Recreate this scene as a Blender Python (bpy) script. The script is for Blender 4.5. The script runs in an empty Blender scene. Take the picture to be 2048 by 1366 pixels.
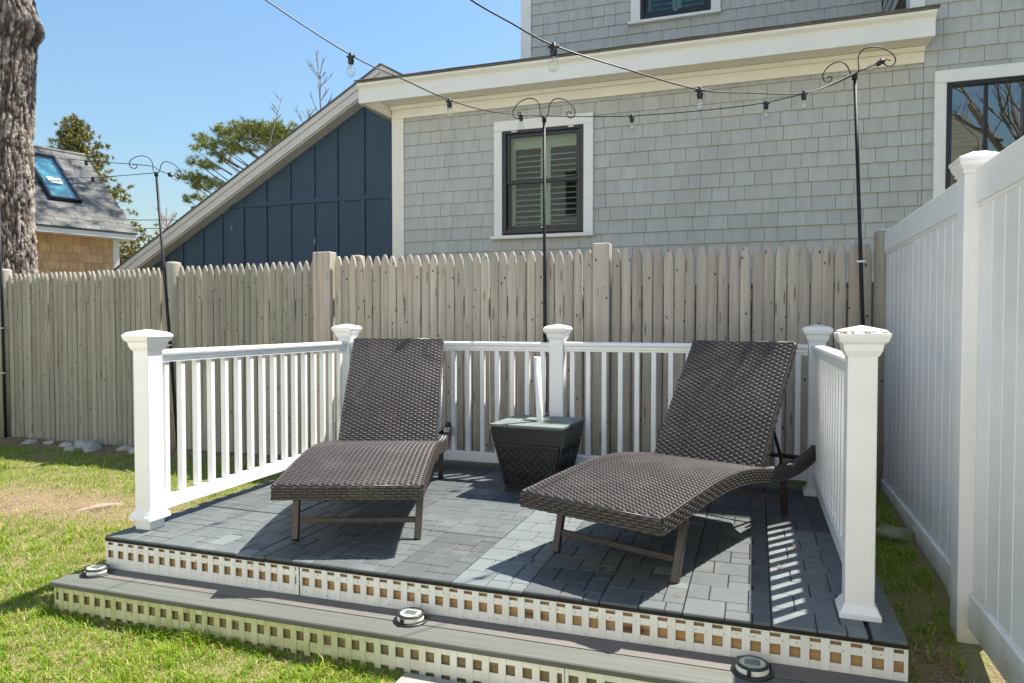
import bpy, bmesh, math, random
import numpy as np
from mathutils import Vector, Matrix, noise
random.seed(7); RNG = np.random.default_rng(7)
SC = bpy.context.scene
COL = SC.collection
R = math.radians

# ------------------------------------------------------------------ camera, sky, sun, exposure
cam_d = bpy.data.cameras.new('camera'); cam = bpy.data.objects.new('camera', cam_d); COL.objects.link(cam)
cam.location = (0, 0, 1.007)
cam.rotation_euler = (math.pi / 2 - math.atan(38 / 1400), 0, R(19.18))
cam_d.sensor_width = 36.0; cam_d.lens = 1400 / 2048 * 36.0
cam_d.clip_start = 0.05; cam_d.clip_end = 2000
SC.camera = cam
SUN_EL, SUN_AZ = R(60.5), R(40.2)          # azimuth from +Y towards +X
world = bpy.data.worlds.new('World'); SC.world = world; world.use_nodes = True
wn = world.node_tree.nodes; wl = world.node_tree.links
bg = wn['Background']
sky = wn.new('ShaderNodeTexSky'); sky.sky_type = 'NISHITA'; sky.sun_disc = False
sky.sun_elevation = SUN_EL; sky.sun_rotation = SUN_AZ
sky.air_density = 1.95; sky.dust_density = 0.9; sky.ozone_density = 10.0; sky.altitude = 10
wl.new(sky.outputs[0], bg.inputs[0]); bg.inputs[1].default_value = 0.05
sun_d = bpy.data.lights.new('sun', 'SUN'); sun_d.energy = 3.2; sun_d.angle = R(0.55); sun_d.color = (1.0, .95, .87)
sun = bpy.data.objects.new('sun', sun_d); COL.objects.link(sun)
sdir = Vector((math.sin(SUN_AZ) * math.cos(SUN_EL), math.cos(SUN_AZ) * math.cos(SUN_EL), math.sin(SUN_EL)))
sun.rotation_euler = sdir.to_track_quat('Z', 'Y').to_euler(); sun.location = (4, 5, 12)
vs = SC.view_settings
vs.view_transform = 'Standard'; vs.look = 'None'; vs.gamma = 1.0; vs.use_curve_mapping = False
vs.exposure = 1.82
SC.render.engine = 'CYCLES'
SC.cycles.use_denoising = True
SC.cycles.max_bounces = 8; SC.cycles.transparent_max_bounces = 12
SC.cycles.caustics_reflective = False; SC.cycles.caustics_refractive = False

# ------------------------------------------------------------------ materials
MATS = {}
def mat(name, col, col2=None, scale=(6, 6, 6), lo=.35, hi=.65, rough=.6, bump=0., bscale=None, rnd=0., hrnd=0., spec=.5,
        metal=0., detail=5., bdist=.01, tone=None, spots=None, coat=0., stain=None):
    """procedural principled material: two-colour world-space noise, per-object variation, fine bump, optional spots"""
    m = bpy.data.materials.new(name); m.use_nodes = True; MATS[name] = m
    nt = m.node_tree; N = nt.nodes; L = nt.links; b = N['Principled BSDF']
    b.inputs['Roughness'].default_value = rough; b.inputs['Metallic'].default_value = metal
    b.inputs['Specular IOR Level'].default_value = spec
    if coat: b.inputs['Coat Weight'].default_value = coat
    geo = N.new('ShaderNodeNewGeometry'); oi = N.new('ShaderNodeObjectInfo')
    off = N.new('ShaderNodeVectorMath'); off.operation = 'MULTIPLY_ADD'
    off.inputs[1].default_value = (1, 1, 1)
    comb = N.new('ShaderNodeVectorMath'); comb.operation = 'SCALE'; comb.inputs[0].default_value = (37, 23, 51)
    L.new(oi.outputs['Random'], comb.inputs['Scale'])
    L.new(geo.outputs['Position'], off.inputs[0]); L.new(comb.outputs[0], off.inputs[2])
    def noise_tex(sc, det=detail):
        mp = N.new('ShaderNodeMapping'); mp.inputs['Scale'].default_value = sc
        L.new(off.outputs[0], mp.inputs['Vector'])
        t = N.new('ShaderNodeTexNoise'); t.inputs['Scale'].default_value = 1; t.inputs['Detail'].default_value = det
        t.inputs['Roughness'].default_value = .6
        L.new(mp.outputs[0], t.inputs['Vector']); return t
    cur = None
    if col2 is not None:
        t = noise_tex(scale); mr = N.new('ShaderNodeMapRange'); mr.inputs[1].default_value = lo; mr.inputs[2].default_value = hi
        L.new(t.outputs[0], mr.inputs[0])
        mx = N.new('ShaderNodeMix'); mx.data_type = 'RGBA'
        mx.inputs[6].default_value = (*col, 1); mx.inputs[7].default_value = (*col2, 1)
        L.new(mr.outputs[0], mx.inputs[0]); cur = mx.outputs[2]
    if tone:                                  # vertex attribute, mixes towards a third colour
        at = N.new('ShaderNodeAttribute'); at.attribute_name = 'tone'
        mx = N.new('ShaderNodeMix'); mx.data_type = 'RGBA'
        if cur: L.new(cur, mx.inputs[6])
        else: mx.inputs[6].default_value = (*col, 1)
        mx.inputs[7].default_value = (*tone, 1); L.new(at.outputs['Fac'], mx.inputs[0]); cur = mx.outputs[2]
    if spots:                                 # (colour, scale, threshold)
        for (scol, ssc, th, soft) in spots:
            mp = N.new('ShaderNodeMapping'); mp.inputs['Scale'].default_value = ssc
            L.new(off.outputs[0], mp.inputs['Vector'])
            t = N.new('ShaderNodeTexVoronoi'); t.inputs['Scale'].default_value = 1
            L.new(mp.outputs[0], t.inputs['Vector'])
            mr = N.new('ShaderNodeMapRange'); mr.inputs[1].default_value = th; mr.inputs[2].default_value = th + soft
            mr.inputs[3].default_value = 1; mr.inputs[4].default_value = 0
            L.new(t.outputs['Distance'], mr.inputs[0])
            mx = N.new('ShaderNodeMix'); mx.data_type = 'RGBA'
            if cur: L.new(cur, mx.inputs[6])
            else: mx.inputs[6].default_value = (*col, 1)
            mx.inputs[7].default_value = (*scol, 1); L.new(mr.outputs[0], mx.inputs[0]); cur = mx.outputs[2]
    if stain:                                 # broad weathering that runs across neighbouring pieces: (colour, scale, lo, hi, amount)
        mp = N.new('ShaderNodeMapping'); mp.inputs['Scale'].default_value = stain[1]; L.new(geo.outputs['Position'], mp.inputs['Vector'])
        t = N.new('ShaderNodeTexNoise'); t.inputs['Scale'].default_value = 1; t.inputs['Detail'].default_value = 7; t.inputs['Roughness'].default_value = .62
        L.new(mp.outputs[0], t.inputs['Vector'])
        mr = N.new('ShaderNodeMapRange'); mr.inputs[1].default_value = stain[2]; mr.inputs[2].default_value = stain[3]; mr.inputs[4].default_value = stain[4]
        L.new(t.outputs[0], mr.inputs[0])
        mx = N.new('ShaderNodeMix'); mx.data_type = 'RGBA'
        if cur: L.new(cur, mx.inputs[6])
        else: mx.inputs[6].default_value = (*col, 1)
        mx.inputs[7].default_value = (*stain[0], 1); L.new(mr.outputs[0], mx.inputs[0]); cur = mx.outputs[2]
    if rnd or hrnd:
        h = N.new('ShaderNodeHueSaturation')
        if cur: L.new(cur, h.inputs['Color'])
        else: h.inputs['Color'].default_value = (*col, 1)
        mr = N.new('ShaderNodeMapRange'); mr.inputs[3].default_value = 1 - rnd; mr.inputs[4].default_value = 1 + rnd
        L.new(oi.outputs['Random'], mr.inputs[0]); L.new(mr.outputs[0], h.inputs['Value'])
        if hrnd:
            fr = N.new('ShaderNodeMath'); fr.operation = 'MULTIPLY'; fr.inputs[1].default_value = 7.31
            L.new(oi.outputs['Random'], fr.inputs[0])
            f2 = N.new('ShaderNodeMath'); f2.operation = 'FRACT'; L.new(fr.outputs[0], f2.inputs[0])
            m2 = N.new('ShaderNodeMapRange'); m2.inputs[3].default_value = .5 - hrnd; m2.inputs[4].default_value = .5 + hrnd
            L.new(f2.outputs[0], m2.inputs[0]); L.new(m2.outputs[0], h.inputs['Hue'])
        cur = h.outputs[0]
    if cur: L.new(cur, b.inputs['Base Color'])
    else: b.inputs['Base Color'].default_value = (*col, 1)
    if bump:
        t = noise_tex(bscale or tuple(s * 4 for s in scale), 4)
        bp = N.new('ShaderNodeBump'); bp.inputs['Strength'].default_value = bump; bp.inputs['Distance'].default_value = bdist
        L.new(t.outputs[0], bp.inputs['Height']); L.new(bp.outputs[0], b.inputs['Normal'])
    return m

def glass(name, tint=(.9, .95, .92), rough=0.0, ior=1.5, boost=0.):
    m = bpy.data.materials.new(name); m.use_nodes = True; MATS[name] = m
    nt = m.node_tree; N = nt.nodes; L = nt.links; N.remove(N['Principled BSDF'])
    tr = N.new('ShaderNodeBsdfTransparent'); tr.inputs[0].default_value = (*tint, 1)
    gl = N.new('ShaderNodeBsdfGlossy'); gl.inputs['Roughness'].default_value = rough
    fr = N.new('ShaderNodeLayerWeight'); fr.inputs[0].default_value = .5
    pw = N.new('ShaderNodeMath'); pw.operation = 'POWER'; pw.inputs[1].default_value = 4; L.new(fr.outputs['Facing'], pw.inputs[0])
    ad = N.new('ShaderNodeMath'); ad.operation = 'MULTIPLY_ADD'; ad.inputs[1].default_value = .7; ad.inputs[2].default_value = boost + .05; L.new(pw.outputs[0], ad.inputs[0])
    mx = N.new('ShaderNodeMixShader'); L.new(ad.outputs[0], mx.inputs[0]); L.new(tr.outputs[0], mx.inputs[1]); L.new(gl.outputs[0], mx.inputs[2])
    L.new(mx.outputs[0], N['Material Output'].inputs[0])
    return m

VINYL = mat('white_vinyl', (.82, .82, .80), (.78, .78, .76), scale=(3, 3, 8), rough=.38, bump=.05, bscale=(60, 60, 60), bdist=.002)
VINYLF = mat('white_vinyl_fence', (.80, .80, .785), (.75, .75, .735), scale=(1.5, 1.5, 6), rough=.27, rnd=.03, spots=[((.42, .38, .30), (5, 5, 5), .022, .012)])
def foot_film():
    nt = VINYLF.node_tree; N = nt.nodes; L = nt.links; b = N['Principled BSDF']; geo = N.new('ShaderNodeNewGeometry'); sp = N.new('ShaderNodeSeparateXYZ'); L.new(geo.outputs['Position'], sp.inputs[0])
    t = N.new('ShaderNodeTexNoise'); t.inputs['Scale'].default_value = 7; t.inputs['Detail'].default_value = 6; L.new(geo.outputs['Position'], t.inputs['Vector'])
    a = N.new('ShaderNodeMath'); a.operation = 'MULTIPLY_ADD'; a.inputs[1].default_value = .42; L.new(t.outputs[0], a.inputs[0]); L.new(sp.outputs[2], a.inputs[2])
    mr = N.new('ShaderNodeMapRange'); mr.inputs[1].default_value = .26; mr.inputs[2].default_value = .03; mr.inputs[3].default_value = 0; mr.inputs[4].default_value = .8; L.new(a.outputs[0], mr.inputs[0])
    mx = N.new('ShaderNodeMix'); mx.data_type = 'RGBA'; mx.inputs[7].default_value = (.40, .40, .27, 1)
    L.new(b.inputs['Base Color'].links[0].from_socket, mx.inputs[6]); L.new(mr.outputs[0], mx.inputs[0]); L.new(mx.outputs[2], b.inputs['Base Color'])
foot_film()
VINYLD = mat('weathered_white_vinyl', (.78, .77, .72), (.62, .62, .50), scale=(14, 14, 5), lo=.45, hi=.85, rough=.45)
TRIM = mat('white_painted_trim', (.80, .80, .77), (.74, .74, .70), scale=(2, 2, 2), rough=.5)
CREAM = mat('cream_painted_trim', (.80, .77, .69), (.75, .72, .645), scale=(2, 2, 2), rough=.55)
SHINGLE = mat('grey_stained_shingle', (.475, .482, .458), (.42, .428, .408), scale=(18, 18, 3), rough=.75, rnd=.045, stain=((.33, .335, .31), (1.6, 1.6, .7), .52, .75, .5), bump=.25, bscale=(120, 120, 8), bdist=.004)
SHINGLEB = mat('shingle_backing', (.09, .07, .05), rough=.9)
CEDAR = mat('new_cedar_shingle', (.66, .44, .22), (.54, .33, .145), scale=(22, 22, 4), rough=.7, rnd=.16, hrnd=.012, bump=.2, bscale=(90, 90, 6), bdist=.004)
BLUE = mat('navy_painted_board', (.032, .066, .108), (.027, .057, .094), scale=(4, 4, 2), rough=.55, bump=.1, bscale=(50, 50, 4), bdist=.003,
           spots=[((.30, .33, .35), (4.6, 4.6, 1.3), .03, .05)])
RAKE = mat('pale_grey_rake_board', (.64, .63, .60), (.58, .57, .545), scale=(2, 2, 2), rough=.6)
BLACKF = mat('black_window_frame', (.012, .016, .022), rough=.35)
ASPH = mat('asphalt_roof_shingle', (.165, .163, .148), (.105, .105, .098), scale=(40, 40, 40), rough=.9, rnd=.22, bump=.5, bscale=(160, 160, 160), bdist=.004)
SHUT = mat('cream_shutter', (.70, .71, .62), rough=.5)
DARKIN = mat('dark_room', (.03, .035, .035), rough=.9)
GLASS = glass('window_glass', (.74, .79, .75), boost=-.02)
GLASSR = glass('reflective_window_glass', (.5, .6, .56), boost=.24)
GLASSU = glass('upper_window_glass', (.6, .72, .68), boost=.02)
SKYGL = glass('skylight_glass', (.90, 1.0, 1.0), boost=.12)
BULBGL = glass('bulb_glass', (.92, .95, .95), boost=.06)
FENCEL = mat('weathered_cedar_picket', (.46, .41, .345), (.325, .28, .225), scale=(34, 34, 1.6), lo=.36, hi=.70, rough=.85, rnd=.15, hrnd=.01, bump=.35,
             bscale=(110, 110, 3), bdist=.004, spots=[((.075, .055, .04), (15, 15, 10), .075, .05), ((.20, .15, .11), (22, 22, 3), .09, .10)])
FENCEG = mat('weathered_grey_picket', (.335, .315, .262), (.235, .217, .172), scale=(36, 36, 1.6), lo=.36, hi=.70, rough=.88, rnd=.15, hrnd=.01, bump=.35,
             bscale=(110, 110, 3), bdist=.004, spots=[((.05, .042, .032), (18, 18, 13), .085, .05), ((.16, .13, .09), (25, 25, 3), .09, .10)])
TILE = [mat('charcoal_paver', (.078, .089, .091), (.064, .073, .075), scale=(9, 9, 9), rough=.62, rnd=.10, bump=.25, bscale=(90, 90, 90), bdist=.003, stain=((.20, .195, .17), (4.5, 4.5, 4.5), .54, .80, .5)),
        mat('slate_paver', (.098, .112, .114), (.082, .094, .096), scale=(9, 9, 9), rough=.62, rnd=.09, bump=.25, bscale=(90, 90, 90), bdist=.003, stain=((.20, .195, .17), (4.5, 4.5, 4.5), .54, .80, .5)),
        mat('pale_slate_paver', (.148, .167, .170), (.124, .141, .144), scale=(9, 9, 9), rough=.62, rnd=.07, bump=.25, bscale=(90, 90, 90), bdist=.003, stain=((.20, .195, .17), (4.5, 4.5, 4.5), .54, .80, .5))]
GRID = mat('black_tile_grid', (.008, .009, .009), rough=.8)
TREAD = mat('grey_composite_board', (.118, .125, .105), (.086, .09, .077), scale=(1.5, 70, 40), rough=.7, bump=.35, bscale=(2, 130, 60), bdist=.003)
TREADB = mat('brown_grey_composite_board', (.15, .132, .118), (.115, .108, .096), scale=(1.5, 70, 40), rough=.7, bump=.35, bscale=(2, 130, 60), bdist=.003)
PINE = mat('yellow_pine_joist', (.48, .30, .12), (.33, .19, .075), scale=(1.6, 30, 45), rough=.75, spots=[((.12, .06, .02), (3, 12, 12), .12, .1)])
DKWOOD = mat('dark_damp_joist', (.27, .21, .095), (.17, .135, .06), scale=(2, 30, 60), rough=.8)
ALGAE = mat('algae_stained_lattice', (.60, .59, .37), (.42, .44, .20), scale=(7, 7, 16), lo=.35, hi=.7, rough=.55, spots=[((.33, .35, .14), (18, 18, 9), .16, .2)])
WICKER = mat('dark_brown_wicker', (.060, .048, .041), (.034, .028, .025), scale=(60, 60, 60), rough=.38, spec=.5, stain=((.105, .088, .075), (5, 5, 5), .5, .72, .55))
WICKERB = mat('wicker_under', (.012, .010, .009), rough=.8)
BRONZE = mat('bronze_metal_frame', (.075, .062, .055), (.06, .05, .045), scale=(30, 30, 30), rough=.4, metal=.35)
BLKMET = mat('black_metal', (.013, .013, .014), rough=.55, spec=.3)
BLKRUB = mat('black_rubber', (.012, .012, .013), rough=.5)
BLKPLA = mat('black_plastic_planter', (.014, .016, .016), (.02, .022, .022), scale=(30, 30, 30), rough=.42)
LIDM = mat('grey_green_composite_board', (.16, .19, .165), (.13, .155, .14), scale=(60, 3, 30), rough=.65, rnd=.06, bump=.2, bscale=(120, 4, 60), bdist=.003)
PVC = mat('white_pvc', (.74, .72, .69), rough=.4)
STEEL = mat('galvanised_steel', (.55, .55, .54), rough=.35, metal=.9)
FILA = mat('bulb_filament', (.75, .5, .25), rough=.4)
STONE = mat('grey_fieldstone', (.46, .44, .40), (.30, .285, .26), scale=(14, 14, 14), rough=.9, rnd=.2, bump=.6, bscale=(50, 50, 50))
CONC = mat('pale_concrete', (.33, .31, .27), (.25, .24, .21), scale=(25, 25, 25), rough=.9, bump=.3)
ROOT = mat('bleached_root', (.34, .27, .20), (.22, .17, .12), scale=(30, 30, 30), rough=.85, bump=.3)
STRAW = mat('dry_pine_needle', (.30, .17, .09), rough=.7, rnd=.3)
LEAF = mat('dry_leaf', (.33, .2, .1), rough=.7, rnd=.3)
TWIG = mat('grey_twig', (.17, .14, .12), rough=.85)
TWIGP = mat('budding_twig', (.30, .17, .16), rough=.85)
NEEDLE = mat('pine_needles', (.11, .155, .03), rough=.5, tone=(.37, .37, .09), spec=.3)
SPRUCE = mat('spruce_needles', (.10, .12, .028), rough=.5, tone=(.38, .33, .10), spec=.3)
BUSH = mat('evergreen_leaves', (.075, .105, .025), rough=.55, tone=(.30, .24, .08), spec=.3)

def lattice_mat():
    """white vinyl whose lower-left stretch is stained by algae: stain fades along world X"""
    m = MATS['algae_stained_lattice']; nt = m.node_tree; N = nt.nodes; L = nt.links; b = N['Principled BSDF']
    geo = N.new('ShaderNodeNewGeometry'); sp = N.new('ShaderNodeSeparateXYZ'); L.new(geo.outputs['Position'], sp.inputs[0])
    nz = N.new('ShaderNodeTexNoise'); nz.inputs['Scale'].default_value = 5; L.new(geo.outputs['Position'], nz.inputs['Vector'])
    a = N.new('ShaderNodeMath'); a.operation = 'MULTIPLY_ADD'; a.inputs[1].default_value = .9; L.new(nz.outputs[0], a.inputs[0]); L.new(sp.outputs[0], a.inputs[2])
    mr = N.new('ShaderNodeMapRange'); mr.inputs[1].default_value = -1.15; mr.inputs[2].default_value = -.35; L.new(a.outputs[0], mr.inputs[0])
    src = b.inputs['Base Color'].links[0].from_socket
    mx = N.new('ShaderNodeMix'); mx.data_type = 'RGBA'; mx.inputs[7].default_value = (.78, .76, .70, 1)
    L.new(mr.outputs[0], mx.inputs[0]); L.new(src, mx.inputs[6]); L.new(mx.outputs[2], b.inputs['Base Color'])
lattice_mat()

# ------------------------------------------------------------------ object helpers
W = {}                                        # world location of every unrotated object
def thing(name, label, cat, loc=(0, 0, 0), group=None):
    o = bpy.data.objects.new(name, None); o.empty_display_size = .1; COL.objects.link(o); o.location = loc; W[o] = Vector(loc)
    o['label'] = label; o['category'] = cat
    if group: o['group'] = group
    return o
def tag(o, label, cat, group=None):
    o['label'] = label; o['category'] = cat
    if group: o['group'] = group
    return o
def inst(mesh, name, parent, loc, scale=(1, 1, 1), rot=(0, 0, 0)):
    """loc is in world space (of the unrotated thing)"""
    o = bpy.data.objects.new(name, mesh); COL.objects.link(o)
    W[o] = Vector(loc); o.location = Vector(loc) - (W[parent] if parent else Vector()); o.parent = parent
    o.scale = scale; o.rotation_euler = rot
    return o
class MB:
    def __init__(s): s.v = []; s.f = []; s.sm = []
    def add(s, vs, fs, smooth=False):
        k = len(s.v); s.v += [tuple(p) for p in vs]; s.f += [tuple(i + k for i in f) for f in fs]; s.sm += [smooth] * len(fs); return s
    def box(s, a, b, c=.0, mtx=None):
        """box from corner a to corner b with chamfer c"""
        a = [min(p, q) for p, q in zip(a, b)], [max(p, q) for p, q in zip(a, b)]
        lo, hi = a
        if c <= 0:
            vs = [(x, y, z) for z in (lo[2], hi[2]) for y in (lo[1], hi[1]) for x in (lo[0], hi[0])]
            fs = [(0, 2, 3, 1), (4, 5, 7, 6), (0, 1, 5, 4), (2, 6, 7, 3), (0, 4, 6, 2), (1, 3, 7, 5)]
        else:
            c = min(c, *(.49 * (h - l) for l, h in zip(lo, hi)))
            vs = []; idx = {}
            for sx in (0, 1):
                for sy in (0, 1):
                    for sz in (0, 1):
                        P = [hi[0] if sx else lo[0], hi[1] if sy else lo[1], hi[2] if sz else lo[2]]
                        D = [-c if sx else c, -c if sy else c, -c if sz else c]
                        for ax in range(3):
                            q = [P[i] + (0 if i == ax else D[i]) for i in range(3)]
                            idx[(sx, sy, sz, ax)] = len(vs); vs.append(tuple(q))
            fs = []
            for ax in range(3):
                o1, o2 = [i for i in range(3) if i != ax]
                for sgn in (0, 1):
                    q = []
                    for (u, w_) in ((0, 0), (1, 0), (1, 1), (0, 1)):
                        k = [0, 0, 0]; k[ax] = sgn; k[o1] = u; k[o2] = w_; q.append(idx[(*k, ax)])
                    fs.append(tuple(q))
            for ax in range(3):
                o1, o2 = [i for i in range(3) if i != ax]
                for u in (0, 1):
                    for w_ in (0, 1):
                        k0 = [0, 0, 0]; k0[o1] = u; k0[o2] = w_; k1 = list(k0); k1[ax] = 1
                        fs.append((idx[(*k0, o1)], idx[(*k1, o1)], idx[(*k1, o2)], idx[(*k0, o2)]))
            for sx in (0, 1):
                for sy in (0, 1):
                    for sz in (0, 1): fs.append(tuple(idx[(sx, sy, sz, a_)] for a_ in range(3)))
        if mtx is not None: vs = [tuple(mtx @ Vector(p)) for p in vs]
        return s.add(vs, fs)
    def beam(s, p, q, w, h, c=.0, up=(0, 0, 1)):
        """rectangular bar from p to q, w across, h along up"""
        p = Vector(p); q = Vector(q); d = q - p; L = d.length; d.normalize()
        x = d.cross(Vector(up))
        if x.length < 1e-4: x = d.cross(Vector((0, 1, 0)))
        x.normalize(); z = x.cross(d)
        m = Matrix((x, d, z)).transposed().to_4x4(); m.translation = p
        return s.box((-w / 2, 0, -h / 2), (w / 2, L, h / 2), c, m)
    def tube(s, pts, r, n=8, cap=True, smooth=True):
        pts = [Vector(p) for p in pts]; m = len(pts)
        rs = r if isinstance(r, (list, tuple)) else [r] * m
        vs = []; fs = []; ref = None
        for i, p in enumerate(pts):
            d = (pts[min(i + 1, m - 1)] - pts[max(i - 1, 0)]).normalized()
            if ref is None:
                ref = d.orthogonal().normalized()
            ref = (ref - d * ref.dot(d)); ref = ref.normalized() if ref.length > 1e-6 else d.orthogonal().normalized()
            b = d.cross(ref)
            for k in range(n):
                a = 2 * math.pi * k / n; vs.append(tuple(p + (ref * math.cos(a) + b * math.sin(a)) * rs[i]))
        for i in range(m - 1):
            for k in range(n):
                fs.append((i * n + k, i * n + (k + 1) % n, (i + 1) * n + (k + 1) % n, (i + 1) * n + k))
        if cap: fs.append(tuple(range(n))[::-1]); fs.append(tuple(range((m - 1) * n, m * n)))
        return s.add(vs, fs, smooth)
    def lathe(s, prof, n=16, mtx=None, smooth=True, sq=False):
        """revolve (r, z); sq gives a four-sided pyramid-like solid with faces to x and y"""
        vs = []; fs = []
        if sq: n = 4
        for (r, z) in prof:
            for k in range(n):
                a = 2 * math.pi * k / n + (math.pi / 4 if sq else 0); rr = r * (math.sqrt(2) if sq else 1)
                vs.append((rr * math.cos(a), rr * math.sin(a), z))
        m = len(prof)
        for i in range(m - 1):
            for k in range(n): fs.append((i * n + k, i * n + (k + 1) % n, (i + 1) * n + (k + 1) % n, (i + 1) * n + k))
        fs.append(tuple(range(n))[::-1]); fs.append(tuple(range((m - 1) * n, m * n)))
        if mtx is not None: vs = [tuple(mtx @ Vector(p)) for p in vs]
        return s.add(vs, fs, smooth and not sq)
    def prism(s, poly, p, d, ux, uz):
        """extrude 2-D polygon (u,w) placed at p with axes ux, uz along vector d"""
        p = Vector(p); d = Vector(d); ux = Vector(ux); uz = Vector(uz); n = len(poly)
        vs = [tuple(p + ux * a + uz * b) for a, b in poly] + [tuple(p + d + ux * a + uz * b) for a, b in poly]
        fs = [(i, (i + 1) % n, n + (i + 1) % n, n + i) for i in range(n)] + [tuple(range(n))[::-1], tuple(range(n, 2 * n))]
        return s.add(vs, fs)
    def mesh(s, name, m, recalc=True, origin=None):
        me = bpy.data.meshes.new(name)
        v = s.v
        if origin is not None: v = [(a - origin[0], b - origin[1], c - origin[2]) for a, b, c in v]
        me.from_pydata(v, [], s.f)
        me.polygons.foreach_set('use_smooth', s.sm)
        if m: me.materials.append(m)
        if recalc:
            bm = bmesh.new(); bm.from_mesh(me); bmesh.ops.recalc_face_normals(bm, faces=bm.faces); bm.to_mesh(me); bm.free()
        me.update(); return me
    def build(s, name, m, parent=None, recalc=True):
        a = np.array(s.v); lo = a.min(0); hi = a.max(0); o = Vector(((lo[0] + hi[0]) / 2, (lo[1] + hi[1]) / 2, lo[2]))
        return inst(s.mesh(name, m, recalc, o), name, parent, o)
def unit_mesh(name, m, dims, c): return MB().box((-dims[0] / 2, -dims[1] / 2, 0), (dims[0] / 2, dims[1] / 2, dims[2]), c).mesh(name, m)
def np_mesh(name, m, V, F, parent=None, tone=None, smooth=False, kind=None, loc=(0, 0, 0)):
    """triangles or quads from numpy arrays"""
    me = bpy.data.meshes.new(name); V = np.asarray(V, np.float32); F = np.asarray(F, np.int32)
    me.vertices.add(len(V)); me.vertices.foreach_set('co', (V - np.array(loc, np.float32)).ravel())
    k = F.shape[1]; me.loops.add(F.size); me.loops.foreach_set('vertex_index', F.ravel())
    me.polygons.add(len(F)); me.polygons.foreach_set('loop_start', np.arange(0, F.size, k, dtype=np.int32))
    me.polygons.foreach_set('loop_total', np.full(len(F), k, np.int32))
    if smooth: me.polygons.foreach_set('use_smooth', np.ones(len(F), bool))
    if tone is not None:
        at = me.attributes.new('tone', 'FLOAT', 'POINT'); at.data.foreach_set('value', np.asarray(tone, np.float32))
    me.materials.append(m); me.update(calc_edges=True); me.validate()
    o = inst(me, name, parent, loc)
    if kind: o['kind'] = kind
    return o
def structure(o): o['kind'] = 'structure'; return o

# ------------------------------------------------------------------ ground
def lerp(a, b, t): return a + (b - a) * max(0., min(1., t))
def gz(x, y):
    """ground height: the lawn climbs from the step towards the back fence"""
    left = lerp(-.288, -.125, (y - 2.2) / 2.6)
    right = float(np.interp(y, (2.2, 2.6, 2.9, 3.3, 4.7), (-.27, -.215, -.165, -.065, -.015)))
    t = max(0., min(1., (x + 2.4) / 2.6)); z = left + (right - left) * t
    z += .012 * noise.noise(Vector((x * 1.7, y * 1.7, 0))) + .006 * noise.noise(Vector((x * 6, y * 6, 3)))
    return z
def bare(x, y):
    """1 where the lawn is worn to soil and straw"""
    a = math.exp(-(((x + 4.6) / 1.0) ** 2 + ((y - 3.38) / .34) ** 2))
    a = max(a, .7 * math.exp(-(((x + 3.75) / .5) ** 2 + ((y - 3.42) / .25) ** 2)))
    a = max(a, .95 * math.exp(-(((x - .62) / .2) ** 2 + ((y - 2.62) / .3) ** 2)))
    a = max(a, .9 * math.exp(-(((y - 4.75) / .14) ** 2)) * (1 if x < -2.8 else 0))
    n = noise.noise(Vector((x * 2.3, y * 2.3, 5))) * .5 + noise.noise(Vector((x * 7, y * 7, 9))) * .3
    return max(0., min(1., a * 1.35 + n * .75 - .12))
xs = [-400, -150, -60, -30, -18] + list(np.arange(-12, 3.01, .07)) + [5, 9, 18, 40, 100, 400]
ys = [-400, -150, -60, -20, -8, -3] + list(np.arange(.8, 5.6, .06)) + [6.5, 8, 11, 16, 30, 80, 200, 400]
gv = [(x, y, gz(x, y)) for y in ys for x in xs]
nx = len(xs)
gf = [(j * nx + i, j * nx + i + 1, (j + 1) * nx + i + 1, (j + 1) * nx + i) for j in range(len(ys) - 1) for i in range(nx - 1)]
SOIL = mat('lawn_soil', (.17, .19, .04), (.26, .20, .095), scale=(13, 13, 13), lo=.3, hi=.7, rough=.95, bump=1.0, bscale=(70, 70, 70), bdist=.025, detail=9,
           tone=(.25, .18, .11))
def soil_patches():
    nt = SOIL.node_tree; N = nt.nodes; L = nt.links; b = N['Principled BSDF']; geo = N.new('ShaderNodeNewGeometry')
    t = N.new('ShaderNodeTexNoise'); t.inputs['Scale'].default_value = 5.5; t.inputs['Detail'].default_value = 10; t.inputs['Roughness'].default_value = .72; L.new(geo.outputs['Position'], t.inputs['Vector'])
    mr = N.new('ShaderNodeMapRange'); mr.inputs[1].default_value = .5; mr.inputs[2].default_value = .68; L.new(t.outputs[0], mr.inputs[0])
    at = N.new('ShaderNodeAttribute'); at.attribute_name = 'tone'; mu = N.new('ShaderNodeMath'); mu.operation = 'MULTIPLY'; L.new(mr.outputs[0], mu.inputs[0]); L.new(at.outputs['Fac'], mu.inputs[1])
    mx = N.new('ShaderNodeMix'); mx.data_type = 'RGBA'; mx.inputs[7].default_value = (.075, .05, .032, 1)
    L.new(b.inputs['Base Color'].links[0].from_socket, mx.inputs[6]); L.new(mu.outputs[0], mx.inputs[0]); L.new(mx.outputs[2], b.inputs['Base Color'])
soil_patches()
ground = np_mesh('ground', SOIL, gv, gf, tone=[bare(x, y) if (-9 < x < 2 and .5 < y < 5.2) else .2 for y in ys for x in xs], smooth=True)
structure(ground)

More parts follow.
